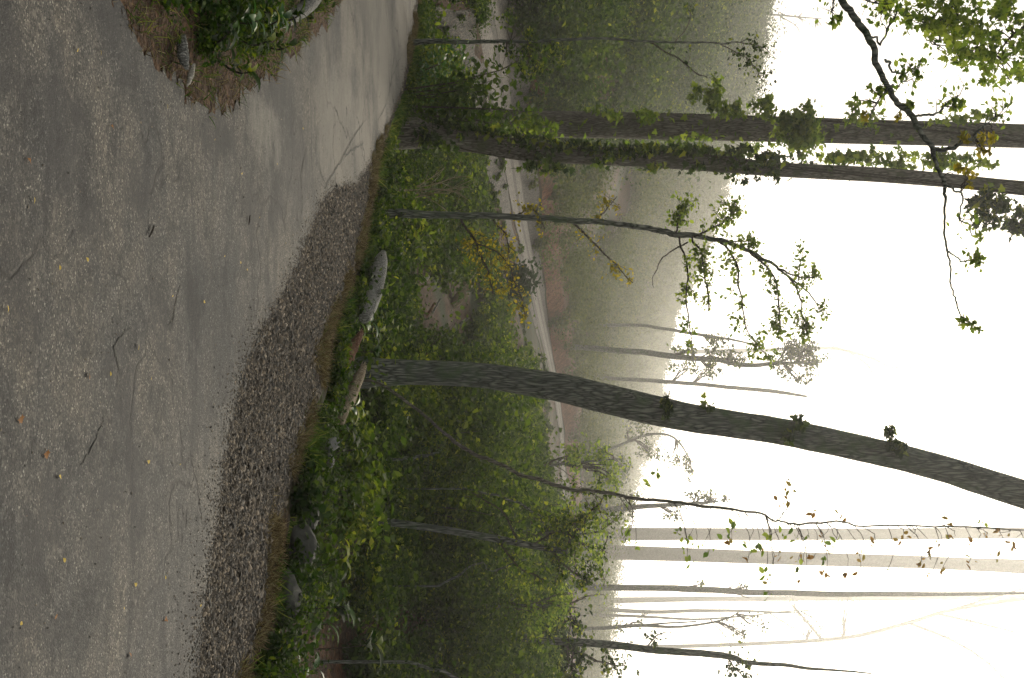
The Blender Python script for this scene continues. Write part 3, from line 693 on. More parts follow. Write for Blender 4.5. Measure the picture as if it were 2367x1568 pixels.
# B, C: the pair of straight trunks with climbers
B = [(960, 308, 58), (1020, 318, 52), (1100, 330, 47), (1200, 345, 46), (1320, 358, 42), (1500, 368, 38), (1700, 383, 36), (1790, 392, 33), (2000, 403, 33), (2200, 419, 31), (2367, 435, 31), (2600, 455, 28)]
eB, pB, rB = tree('tall_tree', 'slimmer ivy-clad trunk in front of the thick straight trunk on the left', B, 17, M['bark_brown'], group=None, sides=30, n=8, rough=.025, seed=5)
Ct = [(1000, 290, 66), (1150, 288, 62), (1362, 289, 61), (1550, 294, 59), (1740, 299, 57), (2000, 305, 57), (2200, 310, 56), (2367, 315, 55), (2600, 320, 50)]
eC, pC, rC = tree('tall_tree', 'thickest straight trunk, standing just behind the ivy-clad trunk on the left', Ct, 19.5, M['bark_brown'], sides=34, n=8, rough=.02, seed=6)
def vine(label, pth, rads, specs, d, size, mat, seed, cover):
    rng = np.random.RandomState(seed); e = empty('climbing_vine', pth[0], label, 'vine')
    lv = [clump(rng, X, Y, d-(.55 if n > 250 else .25), sx*1.15, sy*1.15, .28, n) for X, Y, sx, sy, n in specs]
    st_ = Acc()
    # stems wound on the trunk
    for k in range(3):
        ph = rng.uniform(0, 6.28); m = len(pth); tt = np.arange(m)
        off = np.column_stack((np.cos(ph+tt*.07), np.sin(ph+tt*.07), 0*tt))*(rads*1.04)[:, None]
        st_.tube(pth+off, np.full(m, .012)*rng.uniform(.6, 1.2), 5, cap=False)
    st_.build('vine_stem', M['bark_thin'], e)
    # leaves hugging the trunk
    for X0, X1, side0, n in cover:
        Xp = 1183.5+(pth[:, 2]-EYE)/pth[:, 1]*F; sel = np.where((Xp > X0) & (Xp < X1))[0]
        if len(sel) == 0: continue
        idx = rng.choice(sel, n); a = side0+rng.normal(0, .9, n); rr_ = rads[idx]*(1.05+np.abs(rng.normal(0, .35, n)))
        q = pth[idx]+np.column_stack((np.cos(a)*rr_, np.sin(a)*rr_, rng.normal(0, .12, n))); lv.append(q)
    foliage(e, 'foliage', rng, lv, size, 'lobed', mat)
    return e
vine('dark ivy wrapped round the slimmer left trunk', pB, rB,
     [(1010, 315, 50, 35, 160), (1230, 385, 45, 14, 90), (1320, 385, 45, 12, 60), (1560, 395, 60, 12, 60), (1700, 402, 60, 14, 36), (1790, 405, 30, 14, 30), (1800, 370, 60, 12, 110), (1460, 350, 100, 8, 150), (1600, 354, 80, 10, 180), (1350, 340, 80, 10, 150), (2310, 500, 45, 32, 420), (2270, 470, 26, 22, 80), (2345, 545, 20, 22, 60)], 17, .1, M['leaf'], 41,
     [(1000, 1720, 2.9, 750), (1700, 2000, 2.9, 90), (1200, 1800, -1.2, 70)])
vine('bright leafy climber on the thick straight left trunk', pC, rC,
     [(1235, 300, 40, 30, 200), (1150, 300, 40, 24, 160), (1640, 232, 30, 24, 260), (1710, 252, 40, 14, 180), (1775, 250, 22, 20, 150), (1500, 262, 40, 10, 80), (1845, 300, 38, 36, 720), (1870, 330, 26, 22, 240), (1430, 262, 40, 14, 60), (1960, 275, 50, 12, 70), (1980, 252, 22, 14, 40), (1960, 365, 90, 16, 300), (2130, 372, 80, 16, 260), (2230, 375, 60, 16, 130), (2160, 282, 60, 8, 60), (2290, 270, 22, 10, 60), (1640, 345, 120, 12, 200)], 19, .1, M['leaf_sky'], 42,
     [(1300, 1700, -1.2, 90), (1700, 2300, -1.5, 60)])

# D: slim arching tree with yellow-green leaves
D0 = 14.0
Dt = [(930, 493, 17), (1050, 499, 15), (1200, 504, 14), (1300, 508, 14), (1400, 516, 13), (1500, 526, 13), (1560, 541, 14), (1640, 552, 11), (1700, 569, 10), (1760, 596, 8), (1800, 622, 6), (1850, 655, 4), (1885, 700, 3), (1900, 722, 2)]
eD, pD, rD_ = tree('slender_tree', 'slender tree arching over to the right with yellow green leaves at mid picture', Dt, D0, M['bark'], sides=12, n=6, wob=.012, seed=7)
rng = np.random.RandomState(52)
def limb(parent, pts, d, name='branch', bark='bark_thin', seed=1, wob=.01, sides=7):
    pos, rad = path3(pts, d, 6, wob, seed); a = Acc(); a.tube(pos, rad, sides, .05, np.random.RandomState(seed)); a.build(name, M[bark], parent, smooth=True); return pos, rad
tw = Acc(); lv = []; lvy = []
def side_twigs(rng, pos, n, L, lv, tw, leaf_n=8, depth=0, t0=.15, flat=.8, bias=(0, 0, 0), r=.004, jit=.03):
    m = len(pos)
    for _ in range(n):
        i_ = int(rng.uniform(t0, .999)*(m-1)); dd_ = nrm(pos[i_+1]-pos[i_]); s_ = nrm(rng.normal(0, 1, 3)*np.array((1, .7, flat)))
        spray(rng, tw, lv, pos[i_], dd_*.5+s_+np.array(bias), L*rng.uniform(.5, 1.3), r, depth, 3, leaf_n, .25, .05, jit)
for sd_, pts, nt_, L in (
    (1, [(1570, 548, 5), (1590, 620, 4), (1585, 690, 4), (1592, 750, 3), (1598, 800, 2)], 14, .2),
    (2, [(1600, 550, 5), (1625, 600, 4), (1632, 660, 4), (1640, 720, 3)], 22, .22),
    (3, [(1660, 556, 6), (1700, 600, 5), (1712, 680, 4), (1722, 750, 3), (1755, 800, 2), (1780, 830, 2)], 26, .24),
    (4, [(1730, 580, 5), (1790, 640, 4), (1800, 720, 4), (1800, 780, 3)], 24, .22),
    (5, [(1800, 622, 5), (1840, 640, 4), (1880, 640, 3), (1885, 620, 2)], 10, .16),
    (6, [(1560, 541, 5), (1570, 500, 4), (1590, 470, 3)], 18, .2),
    (7, [(1600, 548, 5), (1660, 520, 4), (1690, 500, 3), (1700, 465, 2)], 22, .2),
    (8, [(1650, 556, 4), (1720, 560, 3), (1750, 555, 2)], 12, .16),
    (9, [(1820, 636, 4), (1850, 690, 4), (1860, 740, 3), (1870, 770, 2)], 18, .18),
    (10, [(1890, 700, 3), (1905, 715, 2), (1912, 730, 1)], 5, .12),
    (11, [(1845, 650, 3), (1852, 590, 2), (1848, 570, 1)], 4, .1)):
    pos, _ = limb(eD, pts, D0-.1*(sd_ % 3), seed=sd_)
    side_twigs(rng, pos, int(nt_*1.5), L*.9, lv, tw, 10)
for sd_, pts, nt_, L in (
    (21, [(1320, 512, 5), (1370, 560, 4), (1420, 610, 3), (1462, 655, 2)], 15, .2),
    (22, [(1375, 514, 4), (1398, 485, 3), (1425, 455, 2)], 10, .18),
    (23, [(1065, 503, 6), (1098, 560, 5), (1125, 620, 4), (1140, 680, 3)], 34, .3),
    (24, [(1098, 560, 4), (1160, 590, 3), (1190, 650, 3), (1215, 735, 2)], 28, .26),
    (25, [(1190, 504, 4), (1225, 485, 3), (1260, 530, 2)], 14, .18),
    (26, [(1135, 502, 4), (1165, 540, 3), (1175, 580, 3), (1170, 620, 2)], 18, .22)):
    pos, _ = limb(eD, pts, D0+.1*(sd_ % 3), seed=sd_)
    side_twigs(rng, pos, nt_, L, lvy, tw, 9)
# bare drooping twig
limb(eD, [(1590, 560, 4), (1540, 590, 3), (1510, 640, 2), (1512, 665, 1)], D0, seed=77)
tw.build('twigs', M['bark_thin'], eD)
foliage(eD, 'foliage', rng, lv, .06, 'oval', M['leaf_sky'], .7, .5)
foliage(eD, 'foliage', rng, lvy, .05, 'oval', M['leaf_yellow'], .7, .5)

# E: leftmost slim tree
eE, pE, _ = tree('slender_tree', 'thin straight dark stem nearest the left edge with a wispy top', [(960, 98, 12), (1100, 96, 9), (1200, 95, 8), (1400, 92, 6), (1550, 97, 5), (1650, 99, 4), (1700, 97, 3), (1740, 90, 2)], 18, M['bark'], sides=8, wob=.012, seed=9)
tw = Acc(); lv = []; rng = np.random.RandomState(61)
for sd_, pts, nt_ in ((1, [(1660, 99, 3), (1700, 120, 2), (1740, 150, 2), (1760, 190, 1)], 26), (2, [(1700, 97, 2), (1760, 110, 2), (1790, 130, 1)], 14), (3, [(1500, 95, 4), (1560, 130, 3), (1610, 170, 3), (1635, 180, 2)], 4), (4, [(1560, 97, 2), (1590, 60, 2), (1600, 10, 1)], 4)):
    pos, _ = limb(eE, pts, 18, seed=sd_+90); side_twigs(rng, pos, nt_, .25, lv, tw, 6)
for X_, Y_, n_ in ((1190, 60, 60), (1240, 110, 60), (1230, 160, 130), (1280, 130, 100), (1180, 130, 60)):
    lv.append(clump(rng, X_, Y_, 17.9, 32, 26, .3, n_*2))
    for _ in range(5):
        p_, r_ = twig(rng, P(X_-10, 96, 18), P(X_, Y_, 17.9)-P(X_-10, 96, 18)+rng.normal(0, .08, 3), .5, .007, 6, .15); tw.tube(p_, r_, 4, cap=False)
tw.build('twigs', M['bark_thin'], eE); foliage(eE, 'foliage', rng, lv, .065, 'oval', M['leaf'])

# F: overhanging branch from a tree standing left of the view
DF = 6.2
tp = [(-60, -900, 130, 8.0), (700, -905, 120, 8.0), (1500, -900, 112, 8.0), (2300, -880, 104, 8.0), (3000, -860, 90, 8.0)]
eF, pF, _ = tree('overhanging_tree', 'near crooked dark branch reaching in across the white sky from the upper left', tp, 8, M['bark'], sides=20, seed=10)
main, mr = limb(eF, [(2000, -898, 40, 8.0), (1960, -600, 30, 7.2), (1900, -300, 24, 6.5), (1925, -80, 19), (1948, 5, 17), (1975, 45, 16), (1995, 75, 16), (2018, 110, 15), (2030, 160, 14), (2055, 205, 13), (2075, 240, 13), (2110, 278, 14), (2130, 310, 12), (2155, 345, 12), (2163, 375, 9), (2175, 405, 9), (2186, 428, 9), (2183, 470, 6), (2183, 540, 5), (2190, 600, 4.5), (2198, 640, 4), (2205, 680, 4), (2218, 722, 3.5)], DF, bark='bark', seed=11, wob=.006, sides=12)
tw = Acc(); lv = []; lvb = []; rng = np.random.RandomState(71)
LB = [([(2155, 345, 9), (2180, 350, 8), (2205, 343, 8), (2222, 328, 7), (2250, 322, 6), (2262, 300, 5), (2278, 287, 3)], 0),
      ([(2186, 428, 6), (2205, 440, 4), (2224, 448, 4), (2222, 480, 3), (2215, 510, 3), (2240, 520, 3), (2248, 545, 2)], 3),
      ([(2188, 578, 4), (2205, 590, 3), (2220, 605, 3), (2242, 605, 2)], 3),
      ([(2112, 285, 6), (2120, 270, 5), (2150, 267, 5), (2170, 262, 4), (2190, 240, 4), (2215, 222, 3)], 8),
      ([(2000, 85, 5), (2025, 88, 4), (2035, 103, 4), (2050, 75, 4), (2065, 40, 4), (2085, 15, 3)], 6),
      ([(2045, 140, 6), (2057, 145, 5), (2060, 165, 4), (2080, 172, 4), (2100, 165, 3), (2125, 170, 2)], 8),
      ([(2065, 195, 4), (2045, 215, 3), (2030, 240, 2)], 3),
      ([(1945, -60, 6), (1990, -5, 4), (2015, 8, 3), (2060, 10, 2)], 8),
      ([(1935, -30, 4), (1922, 20, 3), (1925, 40, 2)], 3),
      ([(2278, 287, 3), (2300, 270, 2), (2330, 240, 2)], 5),
      ([(2075, 200, 3), (2085, 190, 2), (2110, 185, 2)], 3)]
anch = [main]
for i_, (pts, nn_) in enumerate(LB):
    pos, _ = limb(eF, [(a_, b_, c_*1.25) for a_, b_, c_ in pts], DF, seed=30+i_, wob=.005, bark='bark'); anch.append(pos)
    if nn_: side_twigs(rng, pos, nn_, .12, lv, tw, 7, 0, .5, r=.003)
anch = np.concatenate(anch)
for X_, Y_, sx, sy, n_ in ((2240, 748, 20, 14, 90), (2262, 600, 18, 12, 60), (1932, 42, 14, 14, 50), (2262, 548, 10, 8, 24), (2045, 210, 20, 14, 50), (1985, 232, 16, 10, 24), (2020, 205, 14, 10, 16), (2005, 275, 12, 10, 24), (2078, 272, 10, 8, 16), (2205, 240, 24, 14, 60), (2110, 170, 18, 10, 50), (2225, 320, 14, 10, 40), (2290, 315, 14, 14, 40), (2265, 340, 14, 14, 34), (2280, 352, 10, 10, 20), (2095, 240, 18, 10, 40), (2230, 395, 20, 10, 36), (2245, 420, 12, 14, 30)):
    q = clump(rng, X_, Y_, DF, sx, sy, .07, n_)
    (lvb if 300 < Y_ < 430 or X_ in (2005, 2078) else lv).append(q)
    for _ in range(3):
        reach(tw, rng, anch, P(X_+rng.uniform(-1, 1)*sx, Y_+rng.uniform(-1, 1)*sy, DF), .0035)
tw.build('twigs', M['bark_thin'], eF); foliage(eF, 'foliage', rng, lv, .035, 'oval', M['leaf_sky'], .5, .2)
foliage(eF, 'foliage', rng, lvb, .034, 'oval', M['leaf_yellow'], .5, .2)

# G: canopy hanging in at the top left corner
tp = [(0, -700, 100, 11.0), (1500, -720, 90, 11.0), (3000, -740, 80, 11.0)]
eG, pG, _ = tree('canopy_tree', 'broad lobed leaves hanging in from the top left corner', tp, 11, M['bark_brown'], sides=18, seed=12)
tw = Acc(); lv = []; anG = []; rng = np.random.RandomState(81)
for sd_, pts in ((1, [(2300, -730, 40, 11.0), (2330, -400, 20, 10.0), (2250, -60, 10, 9.0), (2180, 40, 6, 9.0), (2150, 90, 3, 9.0)]), (2, [(2450, -730, 30, 11.0), (2420, -300, 18, 10.0), (2400, 0, 9, 9.0), (2330, 90, 5, 9.0), (2300, 130, 3, 9.0)])):
    pos, _ = limb(eG, pts, 9, seed=sd_+60); anG.append(pos)
anG_ = np.concatenate(anG)
for X_, Y_, sx, sy, n_ in ((2080, 25, 24, 22, 70), (2130, 40, 30, 30, 130), (2160, 75, 34, 26, 120), (2190, 25, 34, 26, 140), (2240, 50, 34, 36, 170), (2240, 105, 26, 18, 80), (2290, 20, 34, 30, 140), (2300, 80, 30, 30, 120), (2270, 140, 28, 18, 60), (2345, 40, 30, 38, 140), (2350, 110, 22, 30, 90), (2340, 160, 18, 16, 40), (2330, 185, 12, 10, 16), (2200, 130, 18, 10, 24), (2400, 60, 30, 80, 160), (2230, -60, 90, 40, 200)):
    lv.append(clump(rng, X_, Y_, 9, sx*1.7, sy*1.8, .5, int(n_*1.25)))
    for _ in range(3):
        reach(tw, rng, anG_, P(X_+rng.uniform(-1, 1)*sx, Y_+rng.uniform(-1, 1)*sy, 9), .006)
tw.build('twigs', M['bark_thin'], eG); foliage(eG, 'foliage', rng, lv, .052, 'lobed', M['leaf_sky'], .4, .3)

# H: thin curving vine-like stem on the right with dangling leaves
Hs = [(860, 880, 6), (900, 900, 7), (980, 962, 7), (1050, 1022, 8), (1100, 1055, 9), (1150, 1070, 9), (1200, 1094, 9), (1260, 1115, 9), (1310, 1130, 9), (1360, 1133, 8), (1420, 1142, 8), (1480, 1156, 8), (1560, 1160, 7), (1640, 1172, 7), (1700, 1178, 6), (1760, 1190, 5), (1800, 1205, 4.5), (1842, 1213, 5), (1900, 1206, 5), (1960, 1210, 4), (2050, 1213, 4), (2160, 1216, 4), (2280, 1222, 3.6), (2400, 1228, 3.4), (2480, 1235, 3)]
eH, pH, rH = tree('leaning_sapling', 'thin wavy stem curving up to the right from behind the large leaning trunk', Hs, 11, M['bark_brown'], sides=8, n=5, wob=.008, flare=0, rough=.1, seed=14)
rng = np.random.RandomState(91); tw = Acc(); lv = []; lvr = []
for X_, Y_, ln in [(1440, 1246, 0), (1500, 1120, 0), (1520, 1095, 0), (1565, 1232, 0), (1590, 1248, 0), (1610, 1252, 0), (1588, 1275, 0), (1680, 1240, 0), (1688, 1255, 1), (1622, 1262, 0), (1588, 1300, 0), (1728, 1262, 0), (1755, 1270, 0), (1780, 1240, 0), (1815, 1240, 0), (1765, 1272, 1), (1800, 1285, 1), (1727, 1300, 1), (1770, 1325, 0), (1780, 1350, 1), (1775, 1370, 0), (1900, 1240, 1), (1930, 1252, 0), (1945, 1195, 1), (1880, 1185, 1), (1828, 1112, 1), (1830, 1132, 1), (1800, 1160, 1), (1825, 1158, 1), (1865, 1240, 0), (1905, 1295, 0), (1908, 1330, 1), (1845, 1295, 1), (1855, 1340, 1), (1880, 1290, 1), (1985, 1285, 1), (1990, 1320, 1), (1920, 1270, 1), (2020, 1255, 1), (2050, 1320, 0), (1960, 1325, 1), (2080, 1248, 1), (2110, 1235, 1), (2145, 1290, 1), (2150, 1330, 1), (2165, 1262, 1), (2190, 1205, 1), (2200, 1245, 1), (2240, 1300, 1), (2270, 1205, 0), (2275, 1240, 1), (2300, 1285, 1), (2330, 1250, 1), (2345, 1270, 1), (2250, 1255, 1), (2130, 1300, 1), (2180, 1310, 1), (1700, 1215, 0), (1470, 1262, 0), (1455, 1230, 0), (1850, 1310, 0), (2310, 1232, 1), (1840, 1245, 0), (1640, 1275, 0)]:
    q = P(X_, Y_, 11+rng.uniform(-.25, .25)); n_ = 4
    (lvr if ln else lv).append(q+rng.normal(0, .022, (n_, 3)))
    if True:
        Xs = 1183.5+(pH[:, 2]-EYE)/pH[:, 1]*F; k0 = int(np.argmin(np.abs(Xs-(X_+rng.uniform(-40, 15))))); s0 = pH[k0]
        n2 = 8; tt = np.linspace(0, 1, n2)[:, None]; pp = s0+(q-s0)*tt+np.array((0, 0, .06))*np.sin(tt*3.14)+rng.normal(0, .008, (n2, 3))*np.sin(tt*3.14)
        tw.tube(pp, np.linspace(.0042, .0022, n2), 4, cap=False)
tw.build('twigs', M['bark_thin'], eH)
foliage(eH, 'foliage', rng, lv, .075, 'oval', M['leaf_sky']); foliage(eH, 'foliage', rng, lvr, .06, 'oval', M['leaf_rust'])

# L: dark slim trunk with broken top
eL, pL, _ = tree('broken_tree', 'dark slim broken-topped trunk leaning right in the thicket', [(780, 1196, 19), (870, 1204, 18), (950, 1214, 17), (1050, 1229, 17), (1150, 1246, 17), (1230, 1262, 15), (1312, 1276, 14)], 13.5, M['bark'], sides=14, seed=15)
tw = Acc(); lv = []; rng = np.random.RandomState(101)
for sd_, pts, n_ in ((1, [(1305, 1272, 6), (1340, 1220, 5), (1370, 1180, 4), (1395, 1150, 2)], 22), (2, [(1200, 1258, 5), (1160, 1180, 4), (1090, 1140, 3)], 16), (3, [(1270, 1270, 5), (1320, 1320, 4), (1370, 1350, 3)], 26), (4, [(1150, 1246, 5), (1200, 1310, 4), (1260, 1340, 3)], 22), (5, [(1225, 1260, 5), (1290, 1230, 4), (1350, 1260, 3)], 26)):
    pos, _ = limb(eL, pts, 13.5, seed=sd_+110); side_twigs(rng, pos, n_, .35, lv, tw, 8, 1 if sd_ in (1, 3, 5) else 0)
tw.build('twigs', M['bark_thin'], eL); foliage(eL, 'foliage', rng, lv, .055, 'oval', M['leaf_bright'])

# K: right tree
eK, pK, _ = tree('slender_tree', 'dark tapering trunk nearest the right edge, forking high against the sky', [(880, 1442, 24), (1000, 1452, 22), (1130, 1467, 20), (1300, 1482, 18), (1500, 1502, 17), (1620, 1510, 16), (1690, 1518, 15), (1720, 1530, 11), (1800, 1538, 9), (1900, 1547, 6), (2015, 1556, 3)], 21, M['bark'], sides=14, wob=.01, seed=16)
tw = Acc(); lv = []; rng = np.random.RandomState(111)
for sd_, pts, n_ in ((1, [(1290, 1482, 6), (1340, 1510, 5), (1400, 1535, 4), (1450, 1540, 2)], 40), (2, [(1240, 1478, 5), (1300, 1440, 4), (1340, 1425, 2)], 30), (3, [(1330, 1484, 5), (1320, 1540, 4), (1330, 1590, 3)], 34), (4, [(1490, 1500, 4), (1520, 1470, 3), (1540, 1462, 2)], 4), (5, [(1680, 1518, 4), (1700, 1545, 3), (1725, 1580, 2)], 16)):
    pos, _ = limb(eK, pts, 21, seed=sd_+120); side_twigs(rng, pos, n_, .5, lv, tw, 9)
tw.build('twigs', M['bark_thin'], eK); foliage(eK, 'foliage', rng, lv, .1, 'oval', M['leaf'])

# hazy trunks farther back
def simple(label, pts, d, seed, crown=(), leafmat='leaf', bark='bark', name='distant_tree', lsize=None, limbs=(), sides=10, group=None, side=0, wob=.02):
    e, p, r = tree(name, label, pts, d, M[bark], sides=sides, n=5, wob=wob, seed=seed, group=group)
    lsize = .0032*d if lsize is None else lsize*1.5
    rng = np.random.RandomState(seed+500); tw = Acc(); lv = []
    for q in limbs:
        pos, _ = limb(e, q[0], d, seed=seed+7); side_twigs(rng, pos, q[1], .012*d, lv, tw, 8, r=.00015*d, jit=.001*d)
    for X_, Y_, sx, sy, n_ in crown:
        lv.append(clump(rng, X_, Y_, d, sx, sy, 1.0, n_)); c_ = P(X_, Y_, d)
        i_ = int(np.argmin(np.linalg.norm(p-c_-np.array((0, 0, -1.0)), axis=1)))
        for _ in range(4):
            t_e = c_+rng.normal(0, .3, 3)*sx/F*d; n2 = 7; tt = np.linspace(0, 1, n2)[:, None]
            pp = p[i_]+(t_e-p[i_])*tt+rng.normal(0, .05, (n2, 3))*np.sin(tt*3.14); tw.tube(pp, np.linspace(.0008, .0003, n2)*d, 4, cap=False)
    if side:
        side_twigs(rng, p, side, .9, lv, tw, 6, 1, .35, r=.012)
    if tw.v: tw.build('twigs', M['bark_thin'], e)
    if lv: foliage(e, 'foliage', rng, lv, lsize, 'diamond', M[leafmat])
    return e
simple('left one of the two thick pale trunks standing in mist right of the wavy stem', [(1200, 1233, 27), (1400, 1235, 27), (1700, 1235, 27), (2000, 1235, 26), (2367, 1232, 25), (2750, 1232, 20)], 160, 201, sides=16, bark='bark_brown')
simple('right one of the two thick pale trunks standing in mist right of the wavy stem', [(1200, 1270, 32), (1400, 1276, 31), (1700, 1287, 30), (2000, 1296, 30), (2200, 1303, 29), (2367, 1310, 32), (2750, 1330, 26)], 152, 202, sides=16, bark='bark_brown')
simple('straight mid-grey trunk with small leaf tufts, right of the two pale trunks', [(1150, 1357, 13), (1300, 1357, 14), (1500, 1360, 14), (1600, 1362, 15), (1730, 1369, 14), (1900, 1373, 13), (2100, 1373, 11), (2367, 1372, 7)], 80, 203, crown=[(1720, 1360, 30, 8, 60), (1620, 1352, 10, 5, 24)])
simple('upright grey stem with a leafy tuft where the wavy stem crosses it', [(1120, 1174, 11), (1250, 1176, 12), (1400, 1177, 12), (1500, 1170, 11), (1600, 1164, 7), (1660, 1160, 4)], 70, 204, crown=[(1630, 1148, 34, 10, 160), (1560, 1185, 30, 18, 90), (1660, 1155, 22, 8, 60), (1470, 1170, 40, 22, 160)])
simple('thin pale stem that splits in two above the thicket on the far right', [(1180, 1468, 6), (1300, 1458, 7), (1400, 1452, 8), (1480, 1446, 8), (1560, 1450, 6), (1640, 1440, 5), (1680, 1430, 4), (1715, 1412, 2)], 78, 205, limbs=[([(1480, 1446, 5), (1540, 1441, 4), (1610, 1437, 3)], 0), ([(1650, 1438, 3), (1690, 1450, 3), (1720, 1468, 2)], 8)], crown=[(1700, 1460, 30, 24, 60), (1430, 1450, 16, 10, 50), (1480, 1440, 16, 8, 30), (1750, 1440, 30, 24, 50)])
simple('pale crooked tree with a dense round crown left of the big leaning trunk', [(1235, 797, 9), (1400, 808, 12), (1500, 818, 13), (1580, 827, 13), (1660, 832, 12), (1720, 845, 11), (1780, 842, 9), (1850, 838, 6), (1900, 838, 3)], 70, 206, crown=[(1590, 815, 24, 22, 200), (1660, 815, 28, 26, 350), (1700, 830, 22, 20, 240), (1650, 850, 16, 14, 100), (1835, 815, 38, 28, 700), (1870, 840, 30, 30, 400), (1815, 850, 26, 20, 240), (1850, 880, 22, 12, 100), (1880, 800, 20, 18, 120)])
simple('thin pale leaning stem left of the crooked tree with the round crown', [(1480, 752, 7), (1560, 765, 7), (1640, 778, 7), (1700, 787, 5), (1760, 800, 3)], 90, 207, crown=[(1650, 790, 20, 14, 60)])
simple('faint bent trunk just left of the big leaning trunk, fading into mist', [(1380, 872, 7), (1480, 879, 9), (1600, 887, 9), (1700, 897, 9), (1790, 905, 9), (1865, 917, 5)], 95, 208, crown=[(1590, 855, 30, 24, 160), (1640, 860, 26, 24, 120)])
simple('small faint tree on the skyline at the upper left', [(1700, 28, 5), (1760, 32, 5), (1830, 38, 4), (1900, 44, 2)], 262, 209, limbs=[([(1800, 36, 3), (1840, 60, 2), (1850, 80, 1)], 3)], crown=[(1860, 45, 26, 18, 90), (1890, 60, 20, 14, 60), (1740, 30, 14, 20, 50)], lsize=.2)
simple('pale cluster of hanging foliage in mist right of the big leaning trunk', [(1290, 1052, 6), (1400, 1040, 6), (1480, 1010, 6), (1540, 1005, 5), (1575, 1030, 4), (1600, 1070, 2)], 95, 210, crown=[(1560, 1055, 26, 20, 220), (1590, 1085, 18, 20, 150), (1500, 1040, 24, 30, 240), (1470, 1000, 30, 30, 280), (1440, 1090, 26, 34, 240)], lsize=.17)
simple('very faint tall tree with drooping limbs in the upper middle of the sky', [(1300, 818, 9), (1700, 812, 9), (1900, 805, 8), (1960, 812, 7), (2020, 830, 6), (2065, 850, 5), (2120, 845, 4), (2180, 800, 2)], 260, 211, limbs=[([(1960, 812, 4), (2010, 850, 4), (2020, 900, 3), (2010, 980, 3), (2020, 1060, 2)], 40), ([(2065, 850, 3), (2120, 830, 3), (2200, 770, 2), (2230, 740, 1)], 16)], crown=[(1930, 800, 24, 40, 110)], lsize=.3)
simple('faint trunk in mist between the two thick pale trunks and the right edge', [(1250, 1390, 13), (1450, 1388, 13), (1600, 1385, 12), (1800, 1384, 12), (2100, 1382, 14), (2400, 1382, 10)], 220, 212)
simple('faint slightly bent trunk left of the thin split stem at the far right', [(1300, 1404, 7), (1380, 1408, 9), (1500, 1415, 9), (1600, 1412, 8), (1680, 1412, 7), (1780, 1415, 5), (1850, 1418, 3)], 160, 213)
simple('ghostly wide crowned tree fading into white at the upper right corner', [(1340, 1500, 8), (1700, 1490, 9), (1950, 1475, 9), (2100, 1440, 9), (2200, 1410, 8), (2367, 1385, 9), (2500, 1370, 6)], 190, 214, limbs=[([(2100, 1440, 7), (2200, 1480, 6), (2280, 1530, 5), (2350, 1600, 3)], 40), ([(2200, 1410, 6), (2300, 1380, 5), (2400, 1350, 3)], 10), ([(2170, 1420, 6), (2260, 1440, 5), (2380, 1470, 3)], 40), ([(1900, 1480, 6), (1850, 1420, 5), (1830, 1400, 3)], 24)], crown=[(1960, 1400, 30, 26, 70), (1880, 1440, 40, 24, 90), (1940, 1440, 50, 16, 60)], lsize=.24)
simple('slim tree in the mist whose leaf sprays hang left of the far right trunk', [(1250, 1420, 6), (1450, 1424, 6), (1600, 1432, 5), (1720, 1425, 4), (1800, 1415, 3), (1900, 1410, 2)], 140, 215, limbs=[([(1640, 1430, 3), (1680, 1475, 2), (1690, 1500, 2)], 8), ([(1780, 1418, 3), (1830, 1450, 2), (1870, 1470, 1)], 16), ([(1850, 1412, 3), (1890, 1440, 2), (1905, 1490, 1)], 22)], crown=[(1400, 1410, 30, 30, 100), (1490, 1420, 30, 30, 70)], lsize=.15)

for lab, pts, d_, sd_, cr in (
    ('young light green tree between the wavy stem and the big leaning trunk', [(1050, 1085, 7), (1200, 1080, 7), (1330, 1070, 5), (1440, 1060, 2)], 30, 221, [(1400, 1075, 40, 40, 420), (1330, 1050, 36, 34, 380), (1430, 1110, 22, 24, 160)]),
    ('young light green tree whose top meets the base of the pale trunks', [(1000, 1215, 8), (1200, 1225, 7), (1340, 1232, 5), (1420, 1236, 2)], 20, 222, [(1375, 1215, 40, 34, 420), (1330, 1265, 34, 34, 420), (1300, 1180, 34, 30, 300), (1395, 1275, 24, 20, 120)]),
    ('young light green tree rising in front of the far right trunk', [(1000, 1395, 8), (1180, 1400, 7), (1280, 1402, 5), (1335, 1405, 2)], 19, 223, [(1290, 1395, 30, 34, 380), (1240, 1440, 40, 40, 420), (1200, 1370, 40, 34, 380)])):
    simple(lab, pts, d_, sd_, crown=cr, leafmat='leaf_sky', name='young_tree', lsize=.0026*d_, side=10)
